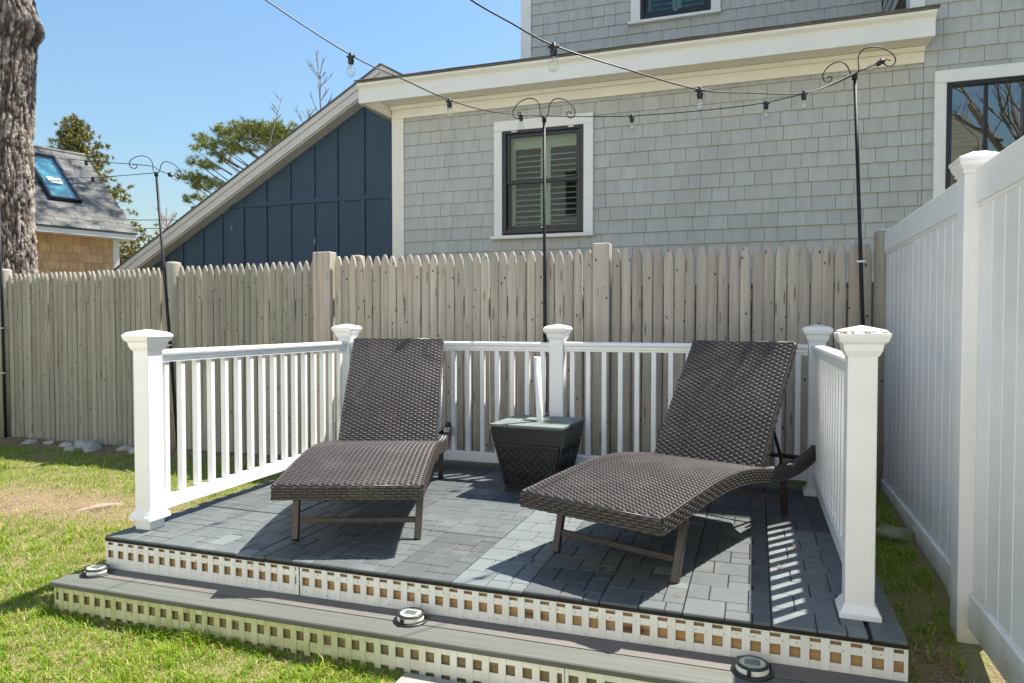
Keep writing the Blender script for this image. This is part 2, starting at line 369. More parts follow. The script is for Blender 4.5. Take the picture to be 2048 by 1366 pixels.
# grass: single blades, bent, with their own tone
def in_lawn(x, y):
    if -2.93 < x < .50 and 2.44 < y < 4.6: return False
    if -3.0 < x < .62 and 2.245 < y < 2.5: return False
    if y > 4.80 or x > .70: return False
    if -1.2 < x < -.6 and 2.0 < y < 2.30: return False
    return True
def grass():
    n = 460000
    dist = 1.5 + 7.5 * RNG.random(n) ** 1.45
    ang = R(19.18) + np.where(RNG.random(n) < .86, RNG.uniform(-R(38.5), R(38.5), n), RNG.uniform(R(36), R(58), n))
    X = -np.sin(ang) * dist; Y = np.cos(ang) * dist
    P = []; 
    for x, y, r, r2 in zip(X.tolist(), Y.tolist(), RNG.random(n).tolist(), RNG.random(n).tolist()):
        if y < 1.35 or y > 4.8 or x < -8.5 or not in_lawn(x, y): continue
        b = bare(x, y)
        if r < b * 1.02:
            if r2 < .62: P.append((x, y, gz(x, y), 3., r2))
            continue
        P.append((x, y, gz(x, y), b, r2))
    for (x0, x1, y, amp) in ((-2.96, .5, 2.25, .03), (-3.0, -2.97, 2.35, .08)):       # longer tufts along the step
        for k in range(2600 if amp < .05 else 700):
            x = random.uniform(x0, x1); yy = y - abs(random.gauss(0, amp))
            if noise.noise(Vector((x * 4, 0, 2))) > -.15 and in_lawn(x, yy): P.append((x, yy, gz(x, yy), -.6, random.random()))
    P = np.array(P); n = len(P)
    clump = np.array([noise.noise(Vector((p[0] * 3.1, p[1] * 3.1, 7))) for p in P])
    thatch = P[:, 3] > 2
    tuft = np.array([noise.noise(Vector((p[0] * 11, p[1] * 11, 21))) for p in P])
    h = (.013 + .020 * RNG.random(n)) * (1 + .6 * clump + .9 * np.clip(tuft, -.5, 1)) * np.where(P[:, 3] < -.3, 1.55, 1.0)
    w = .0012 + .0013 * RNG.random(n) + .0008 * np.clip(tuft, 0, 1); a = RNG.uniform(0, 2 * np.pi, n); lean = np.where(thatch, RNG.uniform(2.2, 4.0, n), RNG.uniform(.25, 1.25, n)); h = np.where(thatch, h * .45, h)
    dx = np.cos(a); dy = np.sin(a); px, py = -dy * w, dx * w
    B = P[:, :3].copy(); B[:, 2] -= .004
    M_ = B + np.stack([dx * h * lean * .35, dy * h * lean * .35, np.where(thatch, .008, h * .62)], 1)
    T = B + np.stack([dx * h * lean, dy * h * lean, np.where(thatch, .006, h * (1.05 - .25 * lean))], 1)
    S = np.stack([px, py, np.zeros(n)], 1)
    V = np.stack([B - S, B + S, M_ - S * .8, M_ + S * .8, T], 1).reshape(-1, 3)
    i = np.arange(n) * 5
    F = np.concatenate([np.stack([i, i + 1, i + 3], 1), np.stack([i, i + 3, i + 2], 1), np.stack([i + 2, i + 3, i + 4], 1)])
    straw = (thatch | (RNG.random(n) < (.11 + .36 * np.clip(P[:, 3], 0, 1) + .30 * np.clip(-clump, 0, 1)))).astype(float)
    tone = np.clip(straw * RNG.uniform(.75, 1, n) + (1 - straw) * RNG.uniform(0, .28, n) + .10 * clump, 0, 1)
    m = bpy.data.materials.new('grass_blades'); m.use_nodes = True; N = m.node_tree.nodes; L = m.node_tree.links
    b = N['Principled BSDF']; at = N.new('ShaderNodeAttribute'); at.attribute_name = 'tone'
    cr = N.new('ShaderNodeValToRGB'); e = cr.color_ramp.elements
    e[0].color = (.12, .27, .010, 1); e[0].position = 0; e[1].color = (.56, .43, .20, 1); e[1].position = .85
    x_ = e.new(.28); x_.color = (.28, .37, .018, 1); x2 = e.new(.5); x2.color = (.42, .40, .055, 1)
    L.new(at.outputs['Fac'], cr.inputs[0]); L.new(cr.outputs[0], b.inputs['Base Color'])
    b.inputs['Roughness'].default_value = .55; b.inputs['Specular IOR Level'].default_value = .25
    tl = N.new('ShaderNodeBsdfTranslucent'); L.new(cr.outputs[0], tl.inputs[0])
    mx = N.new('ShaderNodeMixShader'); mx.inputs[0].default_value = .4
    L.new(b.outputs[0], mx.inputs[1]); L.new(tl.outputs[0], mx.inputs[2]); L.new(mx.outputs[0], N['Material Output'].inputs[0])
    o = np_mesh('grass', m, V, F, tone=np.repeat(tone, 5), kind='stuff')
grass()

# ------------------------------------------------------------------ grey shingled house
house = thing('shingled_house', 'two storey grey shingled house with white trim and low eave behind the picket fence', 'house', (-.6, 6.8, -.1))
def wall_box(name, a, b, m, parent, c=0.): return MB().box(a, b, c).build(name, m, parent)
front_wall = MB().prism([(-3.70, -.1), (4.2, -.1), (4.2, 6.4), (1.24, 6.4), (1.24, 3.42), (-3.70, 3.42)], (0, 6.822, 0), (0, .278, 0), (1, 0, 0), (0, 0, 1)).build('wall', SHINGLEB, house)
upper_wall = MB().box((-2.72, 8.27, 3.3), (1.20, 8.5, 7.0)).build('upper_wall', SHINGLEB, house)
wing_side = MB().box((1.237, 7.101, 3.3), (1.5, 8.5, 6.4)).build('side_wall', SHINGLEB, house)
sh_meshes = []
for k in range(4):                         # one unit shingle: thick butt, thin top
    b = MB(); t0, t1 = .0165 + .003 * (k % 2), .002
    b.add([(-.5, -t0, 0), (.5, -t0, .002 * (k - 1.5)), (.5, -t1, 1), (-.5, -t1, 1), (-.5, 0, 0), (.5, 0, 0), (.5, 0, 1), (-.5, 0, 1)],
          [(0, 1, 2, 3), (4, 7, 6, 5), (0, 4, 5, 1), (2, 6, 7, 3), (0, 3, 7, 4), (1, 5, 6, 2)])
    sh_meshes.append(b.mesh('shingle', SHINGLE))
EXPO = .1292
WIN = [(-2.52, -1.55, 1.875, 3.02), (1.43, 2.15, 1.42, 3.08)]
cand = []
def course(axis, fix, u0, u1, z, top, hole, wallid, seed):
    rr = random.Random(seed); u = u0 - rr.random() * .05; first = True
    while u < u1 - .001:
        wdt = rr.choice([.11, .13, .145, .16, .175, .20, .235])
        a, b_ = max(u, u0), min(u + wdt, u1); u += wdt
        if u1 - b_ < .03: b_ = u1; u = u1 + 1
        if b_ - a < .012: continue
        segs = [(a, b_)]
        for (x0, x1, z0, z1) in hole:
            if z + EXPO > z0 + .01 and z < z1 - .01:
                segs = [s for (p, q) in segs for s in ((p, min(q, x0)), (max(p, x1), q)) if s[1] - s[0] > .012]
        for (p, q) in segs: cand.append((axis, fix, p, q, z, min(EXPO * 1.03, top - z), wallid, rr.random()))
        for (x0, x1, z0, z1) in hole:                    # short pieces just under and just over an opening
            p, q = max(a, x0), min(b_, x1)
            if q - p > .012 and z + EXPO > z0 + .01 and z < z1 - .01:
                if z0 - z > .012: cand.append((axis, fix, p, q, z, z0 - z, wallid, rr.random()))
                if z + EXPO - z1 > .012: cand.append((axis, fix, p, q, z1, z + EXPO * 1.03 - z1, wallid, rr.random()))
z = 1.36; i = 0
while z < 6.3:
    if z < 3.20: course('x', 6.822, -3.60, 1.327, z, 3.206, WIN, 0, i)
    course('x', 6.822, 1.3274, 4.1, z, 6.4, [(WIN[1][0], WIN[1][1], WIN[1][2], WIN[1][3])], 0, 1000 + i)
    z += EXPO; i += 1
z = 3.98
while z < 5.6:
    course('x', 8.27, -2.62, 1.215, z, 7, [(-1.37, -.43, 4.49, 6.15)], 1, 2000 + i)
    if z < 5.3: course('y', 1.237, 6.95, 8.268, z, 7, [], 2, 3000 + i)
    z += EXPO; i += 1
camv = Vector(cam.location)
def cdist(c):
    P = Vector(((c[2] + c[3]) / 2, c[1], c[4])) if c[0] == 'x' else Vector((c[1], (c[2] + c[3]) / 2, c[4]))
    hidden = (c[4] < 1.55) or P.x > 2.15 or P.z > 4.75
    return P.length + (50 if hidden else 0)
cand.sort(key=cdist)
walls = [front_wall, upper_wall, wing_side]
rest = MB(); GAP = .0031
for k, (axis, fix, a, b_, z, h, wid, rv) in enumerate(cand):
    me = sh_meshes[int(rv * 4)]; wd = b_ - a - GAP
    if axis == 'x': loc = ((a + b_) / 2, fix - .002, z); rot = (0, 0, 0)
    else: loc = (fix - .002, (a + b_) / 2, z); rot = (0, 0, -math.pi / 2)
    if k < 300: inst(me, 'shingle', walls[wid], loc, (wd, 1, h), rot)
    else:
        vs_ = []
        for v in me.vertices:
            p = Vector((v.co.x * wd, v.co.y, v.co.z * h)); p.rotate(Matrix.Rotation(rot[2], 3, 'Z')); vs_.append(p + Vector(loc))
        rest.add(vs_, [tuple(p.vertices) for p in me.polygons])
rest.build('shingle_cladding', SHINGLE, house, recalc=False)['kind'] = 'stuff'
wall_box('corner_board', (-3.742, 6.79, -.1), (-3.60, 6.93, 3.204), CREAM, house, .003)
wall_box('frieze_board', (-3.742, 6.79, 3.206), (1.327, 6.8205, 3.33), CREAM, house, .003)
MB().prism([(0, 0), (-.03, .0), (-.045, .035), (0, .035)], (-3.742, 6.79, 3.296), (5.07, 0, 0), (0, 1, 0), (0, 0, 1)).build('bed_moulding', CREAM, house)
MB().box((-3.985, 6.55, 3.335), (1.345, 7.0, 3.352)).build('soffit', CREAM, house)
b = MB().box((-3.99, 6.522, 3.322), (1.352, 6.549, 3.452), .003); b.build('fascia_board', TRIM, house)
b = MB().prism([(0, 0), (-.018, 0), (-.03, .02), (-.062, .045), (-.066, .068), (0, .068)], (-3.99, 6.549, 3.4525), (5.345, 0, 0), (0, 1, 0), (0, 0, 1)); b.build('crown_moulding', TRIM, house)
# eave return at the left end, boxed under the roof edge
MB().add([(-3.99, 6.551, 3.322), (-3.99, 7.35, 3.322), (-3.99, 7.35, 3.55), (-3.99, 6.551, 3.515), (-3.972, 6.551, 3.322), (-3.972, 7.35, 3.322), (-3.972, 7.35, 3.55), (-3.972, 6.551, 3.515)],
         [(0, 1, 2, 3), (4, 7, 6, 5), (0, 4, 5, 1), (3, 2, 6, 7), (0, 3, 7, 4), (1, 5, 6, 2)]).build('rake_end_board', TRIM, house)
MB().add([(-3.97, 6.553, 3.334), (-3.745, 6.553, 3.334), (-3.745, 7.3, 3.30), (-3.97, 7.3, 3.334), (-3.745, 7.3, 3.334), (-3.745, 6.80, 3.22), (-3.745, 7.3, 3.22)],
         [(0, 1, 5), (0, 5, 6, 3), (1, 4, 6, 5), (0, 3, 4, 1)]).build('soffit_return', CREAM, house)
rf = MB().add([(-4.01, 6.468, 3.522), (1.372, 6.468, 3.522), (1.372, 8.27, 4.02), (-4.01, 8.27, 4.02), (-4.01, 6.468, 3.536), (1.372, 6.468, 3.536), (1.372, 8.27, 4.034), (-4.01, 8.27, 4.034)],
         [(0, 1, 2, 3), (4, 7, 6, 5), (0, 4, 5, 1), (3, 2, 6, 7), (0, 3, 7, 4), (1, 5, 6, 2)]).build('roof', ASPH, house)
nt = unit_mesh('roof_shingle', ASPH, (.30, .16, .008), .002)
x = -4.0
while x < 1.36:                            # starter course whose ragged butts show along the eave
    wd = random.uniform(.22, .33); wd = min(wd, 1.372 - x)
    inst(nt, 'roof_shingle', rf, (x + wd / 2, 6.53 + random.uniform(-.006, .006), 3.5405 + .015), ((wd - .004) / .3, 1, 1), (R(15.4), 0, 0)); x += wd
wall_box('upper_corner_board', (-2.752, 8.235, 3.3), (-2.62, 8.36, 7.0), TRIM, house, .003)
wall_box('wing_corner_board', (1.212, 6.79, 3.56), (1.327, 6.95, 6.4), TRIM, house, .003)
MB().add([(-3.0, 8.0, 7.0), (1.3, 8.0, 7.0), (1.3, 12.2, 7.0), (-3.0, 12.2, 7.0), (-3.0, 10.1, 8.3), (1.3, 10.1, 8.3)], [(0, 1, 5, 4), (1, 2, 5), (2, 3, 4, 5), (3, 0, 4), (0, 3, 2, 1)]).build('upper_roof', ASPH, house)
MB().box((-2.70, 8.5, -.1), (1.2, 12.0, 7.0)).build('rear_wall', SHINGLE, house)
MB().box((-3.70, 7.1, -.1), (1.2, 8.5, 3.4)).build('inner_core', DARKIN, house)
MB().box((1.5, 7.1, -.1), (4.2, 12, 6.4)).build('wing_core', SHINGLE, house)
MB().add([(1.0, 6.55, 6.4), (4.4, 6.55, 6.4), (4.4, 12.2, 6.4), (1.0, 12.2, 6.4), (1.0, 9.3, 7.6), (4.4, 9.3, 7.6)], [(0, 1, 5, 4), (1, 2, 5), (2, 3, 4, 5), (3, 0, 4), (0, 3, 2, 1)]).build('wing_roof', ASPH, house)

def window(y, tx0, tx1, tz0, tz1, fx0, fx1, fz0, fz1, rail_z=None, munt=None, shutters=False, gmat=GLASS, sill=True, tw=None):
    """trim outside, black frame inside; y is the face of the wall"""
    w_ = MB()
    w_.box((tx0, y - .034, tz0), (fx0 - .001, y + .01, tz1 - .105), .003); w_.box((fx1 + .001, y - .034, tz0), (tx1, y + .01, tz1 - .105), .003)
    w_.box((tx0, y - .036, tz1 - .104), (tx1, y + .01, tz1), .003)
    win = w_.build('window', TRIM, house)
    if sill: MB().box((tx0 - .03, y - .062, tz0 - .036), (tx1 + .008, y + .01, tz0 - .001), .004).build('sill', TRIM, win)
    fr = MB(); t = .042
    fr.box((fx0, y - .022, fz0), (fx0 + t, y + .03, fz1), .003); fr.box((fx1 - t, y - .022, fz0), (fx1, y + .03, fz1), .003)
    fr.box((fx0 + t + .0005, y - .020, fz1 - t), (fx1 - t - .0005, y + .03, fz1), .003); fr.box((fx0 + t + .0005, y - .020, fz0), (fx1 - t - .0005, y + .03, fz0 + t), .003)
    fr.build('frame', BLACKF, win)
    ix0, ix1, iz0, iz1 = fx0 + t, fx1 - t, fz0 + t, fz1 - t
    if rail_z:
        up = MB(); lo_ = MB(); s_ = .036
        for bb, z0, z1, yy in ((up, rail_z - .018, iz1, y + .002), (lo_, iz0, rail_z + .018, y + .022)):
            bb.box((ix0, yy, z0), (ix0 + s_, yy + .018, z1), .002); bb.box((ix1 - s_, yy, z0), (ix1, yy + .018, z1), .002)
            bb.box((ix0 + s_, yy + .001, z0), (ix1 - s_, yy + .019, z0 + s_), .002); bb.box((ix0 + s_, yy + .001, z1 - s_), (ix1 - s_, yy + .019, z1), .002)
        up.build('upper_sash', BLACKF, win); lo_.build('lower_sash', BLACKF, win)
        MB().box((ix0 + s_, y + .012, rail_z), (ix1 - s_, y + .015, iz1 - s_)).build('pane', gmat, win)
        MB().box((ix0 + s_, y + .032, iz0 + s_), (ix1 - s_, y + .035, rail_z)).build('pane', gmat, win)
        MB().box(((ix0 + ix1) / 2 - .02, y - .005, iz0 + .006), ((ix0 + ix1) / 2 + .02, y + .012, iz0 + .02), .003).build('sash_lift', STEEL, win)
        for xx in (fx0 + .13, fx1 - .13): MB().box((xx - .03, y - .027, fz1 - .028), (xx + .03, y - .0225, fz1 - .012), .002).build('sash_lock', STEEL, win)
    else:
        MB().box((ix0, y + .014, iz0), (ix1, y + .017, iz1)).build('pane', gmat, win)
        for mx_ in munt or ():
            MB().box((mx_ - .013, y - .004, iz0), (mx_ + .013, y + .013, iz1), .002).build('muntin', BLACKF, win)
    if shutters:
        mid = (ix0 + ix1) / 2
        lv = MB().prism([(-.030, -.0035), (-.024, .0035), (.024, .0045), (.030, -.002), (.024, -.005), (-.024, -.005)], (-.5, 0, 0), (1, 0, 0), (0, .96, .28), (0, -.28, .96)).mesh('louver', SHUT)
        for (x0, x1) in ((ix0 + .012, mid - .004), (mid + .004, ix1 - .012)):
            sh = MB(); st = .055
            sh.box((x0, y + .075, iz0), (x0 + st, y + .10, iz1)); sh.box((x1 - st * .7, y + .075, iz0), (x1, y + .10, iz1))
            sh.box((x0 + st, y + .076, iz1 - .14), (x1 - st * .7, y + .10, iz1)); sh.box((x0 + st, y + .076, iz0), (x1 - st * .7, y + .10, iz0 + .05))
            sh.build('shutter_frame', SHUT, win)
            zz = iz0 + .085
            while zz < iz1 - .16:
                inst(lv, 'louver', win, ((x0 + st + x1 - st * .7) / 2, y + .105, zz), (x1 - x0 - st * 1.7, 1, 1)); zz += .0565
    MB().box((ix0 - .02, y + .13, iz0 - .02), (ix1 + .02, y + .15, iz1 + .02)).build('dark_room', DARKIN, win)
    return win
def cut(o, a, b):                          # real opening through a wall board
    c = MB().box(a, b); me = c.mesh('cutter', None); co = bpy.data.objects.new('cutter', me); COL.objects.link(co)
    md = o.modifiers.new('cut', 'BOOLEAN'); md.operation = 'DIFFERENCE'; md.object = co; md.solver = 'EXACT'
    dg = bpy.context.evaluated_depsgraph_get(); ev = o.evaluated_get(dg)
    loc = o.location
    new = bpy.data.meshes.new_from_object(ev); o.modifiers.clear(); o.data = new; bpy.data.objects.remove(co)
bpy.context.view_layer.update()
cut(front_wall, (-2.45, 6.5, 1.94), (-1.63, 7.0, 2.95)); cut(front_wall, (1.51, 6.5, 1.45), (2.065, 7.0, 3.0)); cut(upper_wall, (-1.28, 8.0, 4.55), (-.515, 8.42, 6.0))
window(6.806, -2.553, -1.518, 1.896, 3.062, -2.466, -1.614, 1.916, 2.968, rail_z=2.44, shutters=True)
window(6.806, 1.404, 2.175, 1.40, 3.117, 1.494, 2.083, 1.42, 3.022, munt=(1.785,), gmat=GLASSR, sill=False)
w3 = window(8.254, -1.402, -.400, 4.497, 6.2, -1.291, -.504, 4.52, 6.09, rail_z=5.35, gmat=GLASSU, shutters=True)

# ------------------------------------------------------------------ navy board-and-batten garage
gar = thing('garage', 'navy board and batten garage gable with pale sloping rake board left of the grey house', 'garage', (-5.6, 7.4, -.15))
SL = .553; APX, APZ = -4.093, 3.95
def roofz(x): return APZ - abs(x - APX) * SL
gy = 7.395
def gable(x0, x1, off, y0, y1, name, m):
    pts = [(x0, -.15), (x1, -.15), (x1, roofz(x1) + off), (APX, APZ + off), (x0, roofz(x0) + off)]
    return MB().prism(pts, (0, y0, 0), (0, y1 - y0, 0), (1, 0, 0), (0, 0, 1)).build(name, m, gar)
gwall = gable(-10.5, -3.765, -.16, gy, 7.6, 'wall', BLUE)
bx = [-9.2, -8.86, -8.515, -8.17, -7.83, -7.49, -7.22, -6.883, -6.569, -6.227, -5.874, -5.509, -5.161, -4.83, -4.456, -4.09]
for q in bx:
    if roofz(q) - .18 > .2: MB().box((q - .022, gy - .019, -.1), (q + .022, gy - .0005, roofz(q) - .19), .002).build('batten', BLUE, gar)
MB().box((-7.05, gy - .022, 2.478), (-3.77, gy - .0008, 2.540), .002).build('belt_board', BLUE, gar)
def rake(sgn, xe, name, y0, y1, zt, zb, m):
    ze = APZ - abs(xe - APX) * SL
    vs_ = [(APX, y0, APZ + zt), (xe, y0, ze + zt), (xe, y0, ze + zb), (APX, y0, APZ + zb)]; vs_ += [(a, y1, c) for a, _, c in vs_]
    return MB().add(vs_, [(0, 1, 2, 3), (4, 7, 6, 5), (0, 4, 5, 1), (2, 6, 7, 3), (1, 5, 6, 2), (0, 3, 7, 4)]).build(name, m, gar)
for sgn, xe in ((-1, -10.6), (1, -3.62)):
    rake(sgn, xe, 'rake_board', 7.20, 7.225, .0, -.15, RAKE)
    rake(sgn, xe, 'shadow_board', 7.18, 7.1985, .012, -.055, RAKE)
    rake(sgn, xe, 'rake_soffit', 7.226, gy - .001, -.15, -.165, RAKE)
    rake(sgn, xe, 'roof', 7.165, 12.0, .034, .0125, ASPH)
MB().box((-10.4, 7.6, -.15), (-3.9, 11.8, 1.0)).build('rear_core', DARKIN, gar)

# ------------------------------------------------------------------ far cedar-shingled house (own axes: x along the eave, y into the house)
E0 = Vector((-9.208, 8.488, 2.405)); RZ = math.atan2(.949, .3157)
ced = thing('cedar_house', 'small house with new cedar shingle wall, grey roof and skylight beyond the tree trunk', 'house', (0, 0, 0))
PIT = math.atan2(1.48, 1.9); cs, sn = math.cos(PIT), math.sin(PIT)
def rp(x, s, h=0): return (x, s * cs - h * sn, s * sn + h * cs)
RM = Matrix(((1, 0, 0), (0, cs, -sn), (0, sn, cs))).to_4x4()
cwall = MB().box((-5.6, .24, -2.6), (-.155, .4, -.10)).build('wall', CEDAR, ced)
csm = MB().add([(-.5, -.016, 0), (.5, -.016, 0), (.5, -.003, 1), (-.5, -.003, 1), (-.5, 0, 0), (.5, 0, 0), (.5, 0, 1), (-.5, 0, 1)], [(0, 1, 2, 3), (4, 7, 6, 5), (0, 4, 5, 1), (2, 6, 7, 3), (0, 3, 7, 4), (1, 5, 6, 2)]).mesh('shingle', CEDAR)
zz = -.10 - .128; row = 0; cc = []
while zz > -1.3:
    x = -.246
    while x > -2.3:
        wd = random.uniform(.06, .16); cc.append((x - wd / 2, .238, zz, wd - .003)); x -= wd
    zz -= .128; row += 1
for c in cc: inst(csm, 'shingle', cwall, c[:3], (c[3], 1, .132))
MB().box((-.245, .225, -2.6), (-.156, .39, -.10), .003).build('corner_board', TRIM, ced)
MB().box((-5.6, .0, -.10), (-.002, .022, -.005), .003).build('fascia_board', TRIM, ced)
MB().box((-5.6, .023, -.10), (-.01, .26, -.085), .0).build('soffit', TRIM, ced)
croof = MB().box((-5.6, -.02, -.02), (.02, 2.43, 0), 0, RM).build('roof', ASPH, ced)
MB().add([(-5.6, .24, -2.6), (-.16, .24, -2.6), (-.16, 3.5, -2.6), (-5.6, 3.5, -2.6), (-.16, .24, -.12), (-.16, 1.88, 1.40), (-.16, 3.5, -.12), (-5.6, 1.88, 1.40), (-5.6, .24, -.12), (-5.6, 3.5, -.12)],
         [(1, 2, 6, 5, 4), (0, 8, 7, 9, 3), (5, 6, 9, 7), (2, 3, 9, 6)]).build('gable_wall', CEDAR, ced, recalc=False)
MB().box((-5.6, -1.0, -.02), (.02, 1.43, 0), 0, Matrix.Translation((0, 1.9, 1.48)) @ Matrix(((1, 0, 0), (0, cs, sn), (0, -sn, cs))).to_4x4() @ Matrix.Translation((0, 1.0, 0))).build('rear_roof', ASPH, ced)
rsm = unit_mesh('roof_shingle', ASPH, (1, .165, .007), .002)
s = 0.0; row = 0
while s < 2.36:
    x = .018 - (0 if row % 2 else .11)
    if row % 2 == 0: inst(rsm, 'roof_shingle', croof, rp(-.037, s + .07, .0025), (.108, 1, 1), (PIT - .03, 0, 0))
    while x > -2.35:
        wd = random.uniform(.19, .25); xc = x - wd / 2
        if not (-1.0 < xc < -.55 and .68 < s < 2.08): inst(rsm, 'roof_shingle', croof, rp(xc, s + .07, .0025 + random.random() * .003), (wd - .005, 1, 1), (PIT - .03, 0, 0))
        x -= wd
    s += .125; row += 1
MB().tube([rp(-5.6, 2.42, .01), rp(.02, 2.42, .01)], .03, 6).build('ridge_cap', ASPH, ced)
def sk(a, b, c=.004): return MB().box(a, b, c, RM)
b = MB()
for a_, b_ in (((-1.0, .72, 0), (-.955, 2.10, .075)), ((-.595, .72, 0), (-.55, 2.10, .075)), ((-.9545, .72, 0), (-.5955, .765, .074)), ((-.9545, 2.055, 0), (-.5955, 2.10, .074))): b.box(a_, b_, .006, RM)
skl = b.build('skylight', BLACKF, ced)
sk((-.954, .766, .045), (-.596, 2.054, .051), 0).build('pane', SKYGL, skl)
sk((-.954, .766, .005), (-.596, 2.054, .012), 0).build('light_shaft', mat('pale_blue_shaft', (.15, .42, .45), rough=.9), skl)
sk((-.87, 1.20, .0515), (-.68, 1.37, .0525), 0).build('sticker', mat('white_sticker', (.8, .82, .80), rough=.6), skl)
tc = bpy.data.curves.new('print', 'FONT'); tc.body = 'VELUX'; tc.size = .055; tc.align_x = 'CENTER'; tc.align_y = 'CENTER'; to = bpy.data.objects.new('print', tc); COL.objects.link(to)
bpy.context.view_layer.update(); tm = bpy.data.meshes.new_from_object(to.evaluated_get(bpy.context.evaluated_depsgraph_get())); bpy.data.objects.remove(to)
tm.transform(RM @ Matrix.Translation((-.775, 1.285, .0532))); tm.materials.clear(); tm.materials.append(mat('grey_green_print', (.2, .36, .36), rough=.6))
inst(tm, 'sticker_print', skl, (0, 0, 0))
MB().box((-1.06, .60, .006), (-.5, .70, .010), 0, RM).build('flashing', STEEL, skl)
ced.location = E0; ced.rotation_euler = (0, 0, RZ)

# ------------------------------------------------------------------ weathered stockade fence
fen = thing('stockade_fence', 'long weathered wooden stockade fence of pointed pickets behind the deck', 'fence', (-3, 4.9, -.1))
def picket_mesh(m, wd, H, seed, sharp=.5):
    rr = random.Random(seed); n = 8; prof = []
    for k in range(n + 1):
        a = math.pi * k / n; prof.append((-math.cos(a) * .5, -abs(math.sin(a)) ** .55))
    dep_ = .017
    tip = .085
    lev = [(0, 1, 1), (H - tip, 1, 1), (H - tip * .66, .84, 1), (H - tip * .34, .84 - .30 * sharp, .95), (H - .012, .64 - .36 * sharp, .85), (H - .002, .54 - .40 * sharp, .7), (H, .40 - .32 * sharp, .5)]
    b = MB(); vs_ = []; fs = []; np_ = n + 3
    ph = rr.uniform(-.003, .003)
    for z, sx, sy in lev:
        for (u, v) in prof: vs_.append((u * wd * sx + ph * z, v * dep_ * sy, z))
        vs_.append((.5 * wd * sx + ph * z, .008, z)); vs_.append((-.5 * wd * sx + ph * z, .008, z))
    for i in range(len(lev) - 1):
        for k in range(np_): fs.append((i * np_ + k, i * np_ + (k + 1) % np_, (i + 1) * np_ + (k + 1) % np_, (i + 1) * np_ + k))
    fs.append(tuple(range(np_))[::-1]); fs.append(tuple(range((len(lev) - 1) * np_, len(lev) * np_)))
    b.add(vs_, fs); return b.mesh('picket', m)
FY = 4.9
panels = [(-6.95, -4.965, 1.482, 1.497, -.125, .0595, FENCEG), (-4.835, -3.405, 1.503, 1.513, -.14, .0655, FENCEG),
          (-3.232, -1.092, 1.540, 1.521, -.14, .0705, FENCEL), (-.963, .690, 1.518, 1.502, -.06, .0725, FENCEL),
          (-9.2, -7.10, 1.47, 1.48, -.12, .0595, FENCEG)]
for (x0, x1, z0, z1, zb, pw, m) in panels:
    n = round((x1 - x0) / pw); pw_n = pw; sharp = .3 if x0 > -1 else .65 if x0 > -3.3 else .9; pw = (x1 - x0) / n
    ms = [picket_mesh(m, pw - .0012, 1.62, s_, sharp + random.uniform(-.1, .1)) for s_ in range(5)]
    for k in range(n):
        t = (k + .5) / n; top = z0 + (z1 - z0) * t + random.uniform(-.007, .007)
        inst(random.choice(ms), 'picket', fen, (x0 + pw * (k + .5), FY + random.uniform(-.004, .004), top - 1.62), (random.uniform(.955, 1.0), 1, 1), (0, random.uniform(-.003, .003), random.uniform(-.05, .05)))
    nail = MB()
    for k in range(n):
        for zr in (.19, 1.19):
            for q_ in (-.012, .012):
                cx, cz = x0 + pw * (k + .5) + q_ + random.uniform(-.004, .004), zr + random.uniform(-.012, .012)
                nail.box((cx - .0022, FY - .0175, cz - .0022), (cx + .0022, FY - .013, cz + .0022))
    nail.build('nail_heads', BLKRUB if m is FENCEG else STEEL, fen, recalc=False)['kind'] = 'stuff'
    for zr in (.15, 1.15): MB().box((x0, FY + .012, zr), (x1, FY + .05, zr + .075), .004).build('fence_rail', FENCEG, fen)
def round_post(x, top, r, y, m):
    b = MB().lathe([(r, -.2), (r, top - .02), (r * .93, top - .006), (r * .6, top)], 14, Matrix.Translation((x, y, 0))); b.build('fence_post', m, fen)
round_post(-4.895, 1.545, .066, FY + .005, FENCEG); round_post(-7.02, 1.535, .066, FY + .0, FENCEG); round_post(-3.063, 1.553, .058, FY + .085, FENCEG)
MB().box((-3.40, FY - .055, -.2), (-3.238, FY + .05, 1.578), .006).build('fence_post', FENCEL, fen)
MB().box((-1.085, FY - .055, -.2), (-.968, FY + .05, 1.564), .006).build('fence_post', FENCEL, fen)
round_post(.742, 1.575, .05, FY - .035, FENCEG)

# ------------------------------------------------------------------ white vinyl privacy fence on the right
vf = thing('vinyl_fence', 'tall white vinyl privacy fence running along the right side of the deck', 'fence', (.76, 3.3, -.1))
def vpanel(y0, y1, ztop, zbot):
    MB().box((.742, y0, ztop - .125), (.79, y1, ztop), .005).build('top_rail', VINYLF, vf)
    MB().box((.745, y0, ztop - .140), (.787, y1, ztop - .1255), .004).build('rail_lip', VINYLF, vf)
    MB().box((.742, y0, zbot), (.79, y1, zbot + .135), .005).build('bottom_rail', VINYLF, vf)
    yy = y0; pw = .127
    me = unit_mesh('plank', VINYLF, (.02, pw - .004, 1), .003)
    g = unit_mesh('plank_tongue', VINYLF, (.012, .006, 1), .0)
    while yy < y1 - .01:
        wd = min(pw, y1 - yy)
        inst(me, 'plank', vf, (.764, yy + wd / 2, zbot + .1), (1, wd / pw, ztop - .1 - zbot - .1)); yy += wd
    MB().box((.7605, y0, zbot + .1), (.7675, y1, ztop - .1)).build('plank_core', VINYLF, vf)
vpanel(3.03, 4.86, 1.562, -.095)
vpanel(1.0, 2.925, 1.562, -.11)
vp = MB().box((.706, 2.926, -.3), (.809, 3.029, 1.565), .004).build('fence_post', VINYLF, vf)
